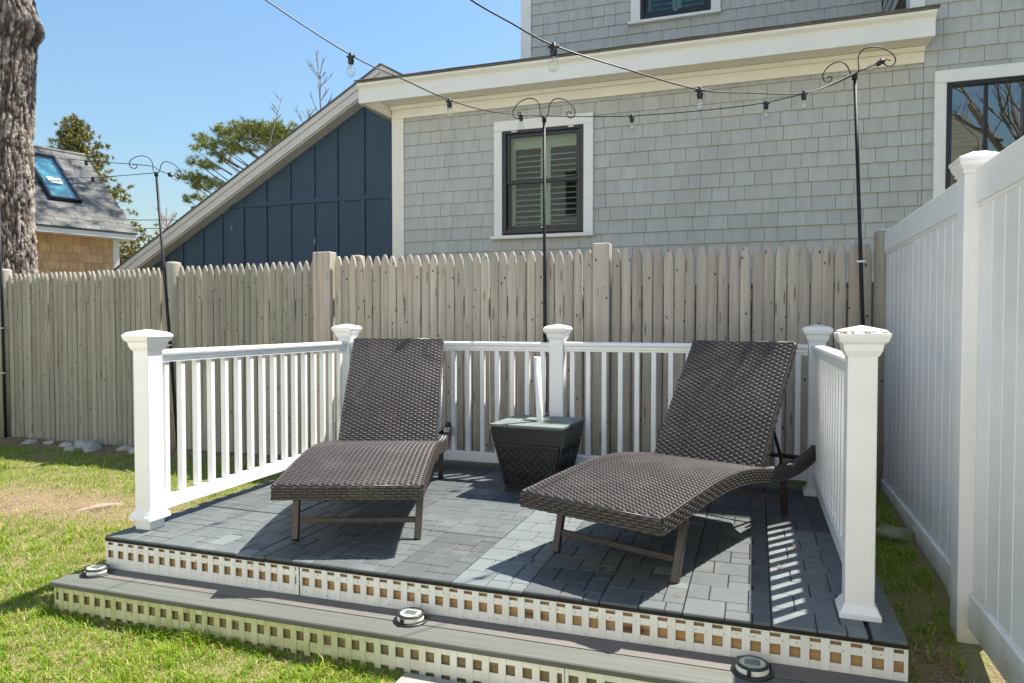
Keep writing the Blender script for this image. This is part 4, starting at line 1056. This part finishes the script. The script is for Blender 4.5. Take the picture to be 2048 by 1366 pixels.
S1 = [(-2.33, 2.30, 2.66), (-2.109, 2.645, 2.469), (-1.868, 2.989, 2.306), (-1.767, 3.288, 2.284), (-1.705, 3.786, 2.310), (-1.658, 4.282, 2.382), (-1.589, 4.765, 2.484), (-1.447, 4.862, 2.488), (-1.135, 4.85, 2.452), (-.815, 4.85, 2.426), (-.372, 4.845, 2.415), (.052, 4.835, 2.424), (.404, 4.81, 2.478), (.562, 4.795, 2.533)]
string_lights(S1, [(-1.868, 2.989, 2.303), (-1.705, 3.786, 2.306), (-1.589, 4.765, 2.482), (-.815, 4.85, 2.423), (.052, 4.835, 2.421)],
              'string of clear bulbs from upper left past the middle pole to the right pole')
S2 = [(-1.03, 2.0, 2.16), (-.943, 2.246, 2.121), (-.872, 2.483, 2.122), (-.773, 2.729, 2.115), (-.538, 3.021, 2.094), (-.257, 3.437, 2.103), (-.039, 3.94, 2.22), (.273, 4.50, 2.36), (.555, 4.78, 2.53), (.70, 4.79, 2.585)]
string_lights(S2, [(-.773, 2.729, 2.113), (-.257, 3.437, 2.103), (.255, 4.47, 2.352), (.715, 4.785, 2.590)],
              'string of clear bulbs overhead from top centre to the right pole', tilt={3: (0, R(62))})
S3 = [(-8.405, 5.75, 3.015), (-7.806, 5.75, 2.909), (-6.268, 5.2, 2.606), (-5.14, 4.872, 2.408), (-4.99, 4.84, 2.35), (-4.90, 4.86, 2.318)]
string_lights(S3, [(-6.268, 5.2, 2.603), (-4.885, 4.86, 2.312)], 'upper string of bulbs from the tree trunk to the left hook pole', tilt={1: (0, R(-60))})
S4 = [(-8.1, 5.70, 2.44), (-7.78, 5.72, 2.62), (-6.40, 5.38, 2.485), (-4.99, 4.83, 2.325)]
string_lights(S4, [(-7.76, 5.70, 2.615), (-6.40, 5.38, 2.482)], 'lower string of bulbs from the tree trunk to the left hook pole')

# ------------------------------------------------------------------ solar deck lights
def solar(x, y, z, label, s=1.):
    t = thing('solar_light', label, 'deck light', (x, y, z), 'round solar lights on the step')
    M_ = Matrix.Translation((x, y, z)) @ Matrix.Scale(s, 4) @ Matrix.Diagonal((1, 1, .84, 1))
    MB().lathe([(.058, 0), (.066, .002), (.067, .006), (.058, .009), (.05, .009)], 32, M_).build('base_ring', BLKPLA, t)
    MB().lathe([(.052, .0095), (.053, .012), (.050, .030), (.047, .0315)], 32, M_).build('lens', mat('frosted_lens', (.72, .70, .62), rough=.35), t)
    MB().lathe([(.0505, .029), (.0525, .031), (.052, .036), (.046, .038), (.044, .037)], 32, M_).build('top_ring', BLKPLA, t)
    MB().lathe([(.0440, .0335), (.0440, .0365), (.040, .0372)], 32, M_).build('top_window', mat('pale_solar_window', (.42, .46, .38), (.30, .34, .28), scale=(40, 40, 40), rough=.15), t)
    MB().box((-.024, -.018, .0374), (.024, .018, .0380), 0, M_).build('solar_cell', mat('solar_cell', (.10, .12, .11), rough=.2), t)
    for a in (-100, 20, 140):
        MB().box((-.006, -.062, .006), (.006, -.050, .033), .002, M_ @ Matrix.Rotation(R(a + 90), 4, 'Z')).build('clip', BLKPLA, t)
    return t
def step_z(x): return -.1405 + .0075 * (x + 1.2)
solar(-2.865, 2.396, step_z(-2.865), 'round black solar light at the left end of the step')
solar(-1.245, 2.392, step_z(-1.245), 'round black solar light in the middle of the step')
solar(.0, 2.385, step_z(0), 'round black solar light on the step at the right, nearest the camera')

# ------------------------------------------------------------------ stones, root, slab, debris
def stone(x, y, s, flat, label, seed, m=STONE, group=None):
    bm = bmesh.new(); bmesh.ops.create_icosphere(bm, subdivisions=3, radius=1)
    for v in bm.verts:
        n_ = noise.noise(v.co * 1.3 + Vector((seed * 9, 0, 0))) * .35 + noise.noise(v.co * 3.1 + Vector((0, seed * 5, 0))) * .12
        v.co *= 1 + n_; v.co.x *= s * random.uniform(1.0, 1.04) * 1.3; v.co.y *= s; v.co.z *= s * flat
    me = bpy.data.meshes.new('fieldstone'); bm.to_mesh(me); bm.free(); me.materials.append(m); me.polygons.foreach_set('use_smooth', [True] * len(me.polygons))
    o = inst(me, 'fieldstone', None, (x, y, gz(x, y) + s * flat * .25), rot=(0, 0, seed)); tag(o, label, 'stone', group)
G = 'stones along the foot of the left fence'
for k, (x, y, s_, fl, lab) in enumerate(((-6.46, 4.72, .055, .5, 'small flat grey stone at the fence foot, leftmost of the row'), (-6.24, 4.745, .045, .55, 'pale grey stone at the fence foot, second from the left of the row'),
      (-5.97, 4.70, .05, .5, 'low grey stone lying between the second stone and the large rounded one'), (-5.78, 4.73, .075, .65, 'large brownish stone against the fence behind the pale rounded one'),
      (-5.58, 4.64, .075, .75, 'largest pale rounded stone in front of the left fence'), (-5.80, 4.60, .045, .6, 'small pale stone in the grass just left of the largest rounded one'),
      (-5.30, 4.74, .05, .6, 'grey stone half sunk in straw right of the largest rounded one'), (-5.13, 4.70, .06, .6, 'grey stone at the fence foot beside the white front left post'),
      (-6.05, 4.77, .04, .5, 'tiny dark stone tucked under the pickets, third from left'))):
    stone(x, y, s_, fl, lab, k + 1.3, group=G)
stone(.655, 3.86, .075, .55, 'mossy rounded stone in the grass strip beside the vinyl fence', 22, m=mat('mossy_stone', (.27, .25, .17), (.17, .18, .08), scale=(16, 16, 16), rough=.9, bump=.5))
rt = MB().tube([(-4.16, 3.22, gz(-4.16, 3.22) - .016), (-4.10, 3.33, gz(-4.10, 3.33) - .002), (-4.05, 3.42, gz(-4.05, 3.42) + .004), (-4.00, 3.50, gz(-4.00, 3.50) - .002), (-3.97, 3.56, gz(-3.97, 3.56) - .022)], [.010, .018, .026, .02, .01], 10)
tag(rt.build('tree_root', ROOT), 'bleached tree root surfacing in the worn lawn left of the deck', 'root')
tag(MB().box((-1.19, 1.55, -.35), (-.74, 2.24, -.258), .006).build('stepping_stone', CONC), 'pale concrete stepping slab in the grass at the foot of the step', 'paving slab')

def needle_clump(x, y, z, n, label, seed, m=STRAW, L_=.035, group='pine straw scattered over the deck'):
    rr = random.Random(seed); b = MB(); a0 = rr.uniform(0, 6.28)
    for k in range(n):
        a = a0 + rr.uniform(-.5, .5); l_ = L_ * rr.uniform(.7, 1.3); c = Vector((x + rr.uniform(-.006, .006), y + rr.uniform(-.006, .006), z + .0025))
        d_ = Vector((math.cos(a), math.sin(a), rr.uniform(.0, .25))) * l_
        b.tube([c, c + d_ * .5 + Vector((0, 0, .003)), c + d_], [.0008, .0007, .0004], 4)
    tag(b.build('pine_straw', m), label, 'pine straw', group)
deb = [(.098, 3.02, 5, .05, 'rust coloured pine needles in the deck joint beside the striped shadow'), (.175, 3.33, 4, .055, 'rust coloured pine needles lying across the shadow stripes'), (-.53, 2.78, 3, .03, 'short straw under the right lounger near its front leg'),
       (-1.93, 2.535, 4, .035, 'reddish pine straw by the front edge below the left lounger'), (.46, 2.70, 5, .05, 'pale dry grass stems at the base of the front right post'), (-1.0, 2.95, 3, .03, 'small tan straw between the two loungers'),
       (-1.55, 3.95, 4, .04, 'dry straw on the shaded deck left of the planter'), (-1.42, 3.72, 3, .03, 'dry straw in front of the planter foot'), (-.09, 3.42, 3, .03, 'straw speck beside the sunlit deck patch'), (-.25, 2.60, 3, .025, 'straw in the joint near the front edge right of the lounger leg')]
for k, (x, y, n, l_, lab) in enumerate(deb): needle_clump(x, y, .0015, n, lab, k + 3, L_=l_)

lm = MB().add([(-.02, 0, .0), (-.008, -.011, .004), (.012, -.009, .006), (.026, 0, .002), (.010, .011, .007), (-.009, .010, .003), (.0, 0, -.002)], [(0, 1, 6), (1, 2, 6), (2, 3, 6), (3, 4, 6), (4, 5, 6), (5, 0, 6)]).mesh('dry_leaf', LEAF)
rl = random.Random(12); k = 0
while k < 8:
    x, y = rl.uniform(-5.6, -.3), rl.uniform(1.55, 4.3)
    if not in_lawn(x, y) or x > -1.4: continue
    o = inst(lm, 'dry_leaf', None, (x, y, gz(x, y) + .016), (rl.uniform(.7, 1.2),) * 3, (rl.uniform(-.5, .5), rl.uniform(-.5, .5), rl.uniform(0, 6.28)))
    tag(o, 'small curled brown dead leaf lying on the lawn', 'leaf', 'dead leaves on the lawn'); k += 1
# ------------------------------------------------------------------ trees
def bark_mat():
    m = bpy.data.materials.new('plated_pine_bark'); m.use_nodes = True; N = m.node_tree.nodes; L = m.node_tree.links; b = N['Principled BSDF']
    at = N.new('ShaderNodeAttribute'); at.attribute_name = 'tone'; geo = N.new('ShaderNodeNewGeometry')
    nz = N.new('ShaderNodeTexNoise'); nz.inputs['Scale'].default_value = 14; nz.inputs['Detail'].default_value = 8; L.new(geo.outputs['Position'], nz.inputs['Vector'])
    cr = N.new('ShaderNodeValToRGB'); e = cr.color_ramp.elements; e[0].color = (.165, .122, .092, 1); e[0].position = .36; e[1].color = (.52, .46, .40, 1); e[1].position = .66
    L.new(nz.outputs[0], cr.inputs[0])
    mx = N.new('ShaderNodeMix'); mx.data_type = 'RGBA'; mx.inputs[6].default_value = (.035, .025, .02, 1); L.new(cr.outputs[0], mx.inputs[7]); L.new(at.outputs['Fac'], mx.inputs[0])
    L.new(mx.outputs[2], b.inputs['Base Color']); b.inputs['Roughness'].default_value = .95
    n2 = N.new('ShaderNodeTexNoise'); n2.inputs['Scale'].default_value = 45; n2.inputs['Detail'].default_value = 6; L.new(geo.outputs['Position'], n2.inputs['Vector'])
    bp = N.new('ShaderNodeBump'); bp.inputs['Strength'].default_value = .8; bp.inputs['Distance'].default_value = .015; L.new(n2.outputs[0], bp.inputs['Height']); L.new(bp.outputs[0], b.inputs['Normal'])
    return m
BARK = bark_mat()
def trunk(name, parent, path, rad, seed, nseg=190, nring=520, amp=.036, bulge=.115):
    path = resample(path, np.linalg.norm(np.array(path[-1]) - np.array(path[0])) / nring); V = []; T = []
    zs = path[:, 2]
    for i, c in enumerate(path):
        f = i / (len(path) - 1); r = np.interp(f, np.linspace(0, 1, len(rad)), rad)
        for k in range(nseg):
            a = 2 * math.pi * k / nseg; dx, dy = math.cos(a), math.sin(a)
            q = Vector((dx * 2.6, dy * 2.6, c[2] * 2.3 + seed)); q += Vector((noise.noise(q * 1.5), noise.noise(q * 1.5 + Vector((9, 0, 0))), noise.noise(q * 1.5 + Vector((0, 7, 0))))) * .45
            q += Vector((noise.noise(q * 4), noise.noise(q * 4 + Vector((3, 1, 0))), noise.noise(q * 4 + Vector((0, 2, 5))))) * .10
            q.x *= 2.0; q.y *= 2.0
            d_ = noise.voronoi(q)[0]; e = max(0., min(1., (d_[1] - d_[0]) / .34)); e = e ** .9
            d2 = noise.voronoi(q * 2.6 + Vector((4, 4, 4)))[0]; e *= .62 + .38 * max(0., min(1., (d2[1] - d2[0]) / .3))
            rr = r * (1 + .07 * noise.noise(Vector((dx * 1.2, dy * 1.2, c[2] * .8 + seed)))) + amp * (e - .6) + .012 * noise.noise(q * 4) + .010 * noise.noise(q * 9) + bulge * max(0., dx * .94 + dy * .33) ** 3 * math.exp(-((c[2] - 4.58) / .17) ** 2)
            V.append((c[0] + dx * rr, c[1] + dy * rr, c[2])); T.append(e)
    n = len(path); F = [(i * nseg + k, i * nseg + (k + 1) % nseg, (i + 1) * nseg + (k + 1) % nseg, (i + 1) * nseg + k) for i in range(n - 1) for k in range(nseg)]
    return np_mesh(name, BARK, V, F, parent, tone=T, smooth=True, loc=tuple(path[0]))
def tri_cloud(name, C_, D, L_, Wd, m, parent, tone, loc):
    """one thin triangle per needle or leaf"""
    D = D / np.linalg.norm(D, axis=1)[:, None]; ref = RNG.normal(size=D.shape); S = np.cross(D, ref); S /= np.linalg.norm(S, axis=1)[:, None]
    V = np.stack([C_ - S * Wd[:, None], C_ + S * Wd[:, None], C_ + D * L_[:, None]], 1).reshape(-1, 3)
    F = np.arange(len(V)).reshape(-1, 3)
    return np_mesh(name, m, V, F, parent, tone=np.repeat(tone, 3), loc=loc)
def tufts(centers, per, size, wid, up=.5, out=None, toneb=.3):
    n = len(centers) * per; C_ = np.repeat(centers, per, 0); D = RNG.normal(size=(n, 3)); D[:, 2] += up
    if out is not None: D += np.repeat(out, per, 0)
    base_t = np.repeat(np.clip(RNG.normal(toneb, .22, len(centers)), 0, 1), per)
    D /= np.linalg.norm(D, axis=1)[:, None]
    return C_ + D * (RNG.random(n) * size * .25)[:, None], D, size * RNG.uniform(.6, 1.1, n), np.full(n, wid) * RNG.uniform(.7, 1.2, n), np.clip(base_t + RNG.normal(0, .12, n), 0, 1)
# the big trunk at the left edge
bt = thing('pine_tree', 'thick old pine trunk with plated bark at the left edge behind the fence', 'tree', (-8.55, 6.05, -.2))
trunk('trunk', bt, [(-8.55, 6.02, -.25), (-8.56, 6.02, .8), (-8.60, 6.04, 1.9), (-8.64, 6.07, 3.2), (-8.60, 6.10, 4.2), (-8.62, 6.12, 5.4), (-8.66, 6.2, 8.5)], [.36, .31, .285, .29, .285, .285, .275, .26, .24], 3.)
for (z, a, l_) in ((6.3, .8, 2.2), (7.0, 2.9, 2.4), (7.6, 4.6, 2.0), (8.2, 1.8, 1.6)):
    p0 = Vector((-8.64, 6.15, z)); d_ = Vector((math.cos(a), math.sin(a), .35)); MB().tube([p0, p0 + d_ * l_ * .5 + Vector((0, 0, .1)), p0 + d_ * l_], [.09, .06, .03], 8).build('branch', TWIG, bt)
cc_ = []
for (z, a, l_) in ((6.3, .8, 2.2), (7.0, 2.9, 2.4), (7.6, 4.6, 2.0), (8.2, 1.8, 1.6)):
    for k in range(34):
        f = random.uniform(.45, 1.1); cc_.append((-8.64 + math.cos(a) * l_ * f + random.gauss(0, .35), 6.15 + math.sin(a) * l_ * f + random.gauss(0, .35), z + .35 * l_ * f + random.gauss(0, .22)))
MB().tube([(-8.64, 6.15, 7.2), (-8.5, 8.0, 8.1), (-8.4, 9.8, 8.6), (-8.3, 11.4, 8.9)], [.10, .08, .05, .02], 8).build('branch', TWIG, bt)
for k in range(230): cc_.append((-8.35 + random.gauss(0, .85), 10.4 + random.gauss(0, .95), 8.7 + random.gauss(0, .3)))
tri_cloud('crown', *[q for q in tufts(np.array(cc_), 40, .2, .006)[:4]], NEEDLE, bt, RNG.random(len(cc_) * 40) * .6, (-8.6, 6.1, 6.5))
sp = tufts(np.array([(-8.66, 5.72, 3.25), (-8.70, 5.71, 3.18), (-8.63, 5.72, 3.32)]), 60, .12, .003)
tri_cloud('needle_sprout', sp[0], sp[1], sp[2], sp[3], NEEDLE, bt, sp[4], (-8.7, 5.72, 3.2))
# pine rising behind the garage roof
pt = thing('pine_tree', 'bushy green pine crown rising behind the sloping roof of the navy garage', 'tree', (-11.2, 15.3, -.2))
MB().tube([(-11.2, 15.3, -.2), (-11.15, 15.3, 3), (-11.3, 15.2, 5.2), (-11.5, 15.1, 6.0)], [.22, .18, .11, .05], 10).build('trunk', TWIG, pt)
pads = [(385, 355, 26, 12), (400, 375, 22, 9), (415, 362, 20, 9), (428, 372, 26, 8), (402, 327, 24, 9), (425, 333, 24, 7), (398, 300, 13, 7), (410, 285, 22, 12), (425, 292, 24, 9), (440, 310, 22, 8), (450, 296, 26, 9),
        (443, 262, 18, 11), (462, 272, 26, 12), (478, 262, 24, 12), (495, 256, 26, 12), (480, 288, 26, 10), (505, 276, 30, 12), (470, 306, 24, 7), (455, 325, 18, 6), (520, 262, 28, 14), (540, 258, 26, 13), (556, 268, 26, 14), (530, 284, 28, 12), (500, 300, 26, 8), (575, 262, 24, 14), (385, 402, 16, 8), (400, 398, 12, 6), (560, 290, 30, 16), (590, 280, 30, 18)]
def pine_pt(px, py, dz=0.):
    u = (px - 1024) / 1400; w_ = (645 - py) / 1400; zc = 18 + dz; cy, sy = math.cos(R(19.18)), math.sin(R(19.18))
    return Vector((u * zc * cy - zc * sy, u * zc * sy + zc * cy, 1.007 + w_ * zc))
C_ = []; br = MB(); SCL = 18 / 1400
for (px_, py_, rx, rz) in pads:
    dz = random.uniform(-.5, .5); c = pine_pt(px_, py_, dz); root = pine_pt(min(px_ + 70, 610), py_ + 52, dz * .3)
    mid = root.lerp(c, .55) + Vector((0, 0, -.06)); br.tube([root, mid, c - Vector((0, 0, rz * SCL * .5))], [.024, .015, .007], 5)
    for k in range(int(rx * rz / 8.5)):
        a = random.uniform(0, 6.28); f = random.random() ** .5; e = c + Vector((math.cos(a) * rx * SCL * f, math.sin(a) * rx * SCL * f, random.uniform(-1, 1) * rz * SCL * (1 - f * f * .6)))
        C_.append(tuple(e))
        if k % 3 == 0: br.tube([c - Vector((0, 0, rz * SCL * .6)), e], [.009, .004], 4, cap=False)
br.build('branch', TWIG, pt)
q = tufts(np.array(C_), 30, .125, .0062, up=.7, toneb=.5); tri_cloud('crown', q[0], q[1], q[2], q[3], NEEDLE, pt, q[4], (-12, 15, 4))
# spruce behind the cedar house
st = thing('spruce_tree', 'olive green spruce standing behind the cedar house and its skylight roof', 'tree', (-13.8, 11.2, -.2))
MB().tube([(-13.8, 11.2, -.2), (-13.8, 11.2, 3), (-13.8, 11.2, 5.3)], [.16, .10, .012], 8).build('trunk', TWIG, st)
C_ = []; O_ = []; br = MB()
for k in range(150):
    z = 2.4 + 2.85 * (k / 150) ** .9; f = (5.36 - z) / 3.0; a = k * 2.4; l_ = max(.07, 1.42 * f ** .68) * random.uniform(.6, 1.12)
    tip = Vector((-13.8 + math.cos(a) * l_, 11.2 + math.sin(a) * l_, z + .10 - .02 * l_)); br.tube([(-13.8, 11.2, z - .05), tip], [.014, .005], 4)
    for j in range(int(4 + 15 * l_)):
        g = random.uniform(.22, 1.03); C_.append((-13.8 + math.cos(a) * l_ * g + random.gauss(0, .07), 11.2 + math.sin(a) * l_ * g + random.gauss(0, .07), z + .14 * g + random.gauss(0, .03))); O_.append((math.cos(a) * .7, math.sin(a) * .7, .2))
br.build('branch', TWIG, st)
q = tufts(np.array(C_), 24, .085, .009, up=.4, out=np.array(O_), toneb=.5); tri_cloud('crown', q[0], q[1], q[2], q[3], SPRUCE, st, q[4], (-13.8, 11.2, 2.5))
# small evergreen at the corner of the cedar house
et = thing('evergreen_bush', 'small evergreen between the cedar house corner and the garage roof', 'bush', (-13.3, 12.4, -.2))
MB().tube([(-13.3, 12.4, -.2), (-13.3, 12.4, 2.6)], [.07, .02], 6).build('trunk', TWIG, et)
C_ = [(-13.35 + random.gauss(0, .38), 12.4 + random.gauss(0, .3), 2.35 + random.gauss(0, .36)) for k in range(420)]
q = tufts(np.array(C_), 16, .085, .012, toneb=.45); tri_cloud('crown', q[0], q[1], q[2], q[3], BUSH, et, q[4], (-13.3, 12.4, 1.6))
def bare_tree(base, h, spread, label, m, seed, depth=4, r0=.05, n0=5, first=.35, group=None, up=1.0):
    rr = random.Random(seed); t = thing('bare_tree', label, 'tree', base, group); b = MB(); tw = MB()
    def grow(p, d, l_, r, k):
        q_ = p + d * l_; mid = p + d * l_ * .5 + Vector((rr.gauss(0, .03), rr.gauss(0, .03), 0)) * l_
        (b if k >= depth - 1 else tw).tube([p, mid, q_], [r, r * .85, r * .68], 6 if k >= depth - 1 else 4, cap=False)
        if k == 0: return
        for j in range(rr.randint(2, 3) if k < depth else n0):
            f = rr.uniform(.35, 1.0) if k < depth else rr.uniform(first, 1.0)
            nd = (d * up + Vector((rr.gauss(0, spread), rr.gauss(0, spread), rr.uniform(.0, .35)))).normalized()
            grow(p + (q_ - p) * f, nd, l_ * rr.uniform(.45, .68), max(r * .5, .0035), k - 1)
    grow(Vector(base), Vector((rr.gauss(0, .04), rr.gauss(0, .04), 1)).normalized(), h, r0, depth)
    b.build('trunk', m, t); tw.build('twigs', m, t); return t
def twig_tree(base, h, tips, label, m, seed, wide=.5, group=None):
    """slender leafless tree: one leader with fine upright side twigs near the top"""
    rr = random.Random(seed); t = thing('bare_tree', label, 'tree', base, group); b = MB(); tw = MB(); B = Vector(base)
    lead = [B + Vector((rr.gauss(0, .03) * k, rr.gauss(0, .03) * k, h * k / 5)) for k in range(6)]
    b.tube(lead, [.045, .04, .034, .026, .016, .006], 6); b.build('trunk', m, t)
    for k in range(tips):
        f = rr.uniform(.55, .97); p = Vector(np.array(lead[int(f * 5)]) + (np.array(lead[min(int(f * 5) + 1, 5)]) - np.array(lead[int(f * 5)])) * (f * 5 % 1))
        a = rr.uniform(0, 6.28); l_ = wide * rr.uniform(.6, 1.3) * (1.25 - f)* 2
        d_ = Vector((math.cos(a) * .75, math.sin(a) * .75, .85)); e = p + d_ * l_; mid = p + d_ * l_ * .5 + Vector((0, 0, -.05 * l_))
        tw.tube([p, mid, e], [.010, .007, .004], 4, cap=False)
        for j in range(rr.randint(2, 4)):
            g = rr.uniform(.3, .9); q_ = p + (e - p) * g; a2 = a + rr.gauss(0, .9); d2 = Vector((math.cos(a2) * .5, math.sin(a2) * .5, .9)) * l_ * rr.uniform(.25, .45)
            tw.tube([q_, q_ + d2], [.006, .003], 4, cap=False)
    tw.build('twigs', m, t)
twig_tree((-8.80, 12.97, -.2), 7.0, 24, 'slender bare tree with upright twigs, tallest above the garage roof', TWIG, 4, .46)
twig_tree((-9.72, 12.65, -.2), 6.15, 12, 'thin bare sapling left of the taller bare tree, above the pine', TWIG, 11, .34)
twig_tree((-9.15, 12.82, -.2), 5.9, 16, 'low spreading bare tree between the sapling and the tallest bare tree', TWIG, 15, .5)
twig_tree((-8.20, 13.1, -.2), 6.15, 9, 'bare twig tips just above the left end of the house eave', TWIG, 21, .32)
twig_tree((-16.0, 15.75, -.2), 4.35, 44, 'small budding tree with pinkish twigs beyond the garage roof', TWIGP, 5, .62)
for k, (z0, z1, lab) in enumerate(((6.86, 6.92, 'upper thin power line beyond the garage roof'), (6.37, 6.47, 'lower thin power line beyond the garage roof'))):
    MB_ = MB().tube([(-46, 24.0, z0 + .9), (-39.5, 27.6, z0 + .25), (-33.4, 30.9, z0), (-27, 34.3, z1 + .1), (-20, 38, z1 + .7)], .022, 5).build('power_line', BLKRUB)
    tag(MB_, lab, 'power line')

# ------------------------------------------------------------------ behind the camera: what the windows mirror, plus a house and paving added for bounce light
bare_tree((7.0, -9.0, -.3), 5.2, .6, 'large bare tree seen only mirrored in the right house window', TWIG, 8, r0=.2, n0=10, first=.3, depth=5)
bare_tree((8.9, -11.5, -.3), 6.2, .6, 'bare tree farther back, mirrored beside the neighbour roof in the right window', TWIG, 9, r0=.16, n0=10, first=.3, depth=5)
nb = thing('neighbour_house', 'shingled neighbour house seen only mirrored in the right window', 'house', (5.4, -12, -.3))
MB().prism([(2.6, -.3), (7.9, -.3), (7.9, 4.6), (6.2, 7.55), (4.6, 7.6), (2.6, 4.6)], (0, -18, 0), (0, 6, 0), (1, 0, 0), (0, 0, 1)).build('wall', mat('olive_shingle', (.27, .28, .22), (.19, .20, .155), scale=(.6, .6, 14), lo=.4, hi=.6, rough=.9), nb)
wh = thing('fill_house', 'unseen white clapboard house added behind the camera to bounce sunlight into the shade', 'house', (-3.5, -3.4, -.3))  # added out of view, close and white, to bounce sun onto shaded faces
whw = MB().prism([(-11, -.3), (3.2, -.3), (3.2, 5.0), (-3.9, 8.6), (-11, 5.0)], (0, -10, 0), (0, 6.4, 0), (1, 0, 0), (0, 0, 1)).build('wall', mat('bounce_clapboard', (.80, .79, .75), (.76, .75, .71), scale=(1, 1, 30), rough=.6), wh)
for (x, z) in ((-8.5, 1), (-5.5, 1), (.8, 1), (-7.5, 3.6), (-4.2, 3.6), (-.4, 3.6)):
    f_ = MB().box((x - .45, -3.60, z), (x + .45, -3.57, z + 1.3)).build('window', TRIM, wh); MB().box((x - .36, -3.568, z + .1), (x + .36, -3.565, z + 1.2)).build('pane', BLACKF, f_)
ce = unit_mesh('clapboard', MATS['bounce_clapboard'], (14.18, .012, .122), .002)
for k in range(42): inst(ce, 'clapboard', whw, (-3.9, -3.592, -.2 + k * .124), rot=(R(-2.5), 0, 0))
pat = MB()  # unseen pale paving, added so sunlight bounces up into the shade
for i_ in range(12):
    for j_ in range(5): pat.box((-8 + i_ * .9, -3.5 + j_ * .9, -.36), (-8 + i_ * .9 + .888, -3.5 + j_ * .9 + .888, -.262 + random.uniform(-.003, .003)), .006)
structure(pat.build('bounce_paving', mat('pale_bounce_concrete', (.55, .53, .48), (.47, .45, .41), scale=(12, 12, 12), rough=.9), None, recalc=False))
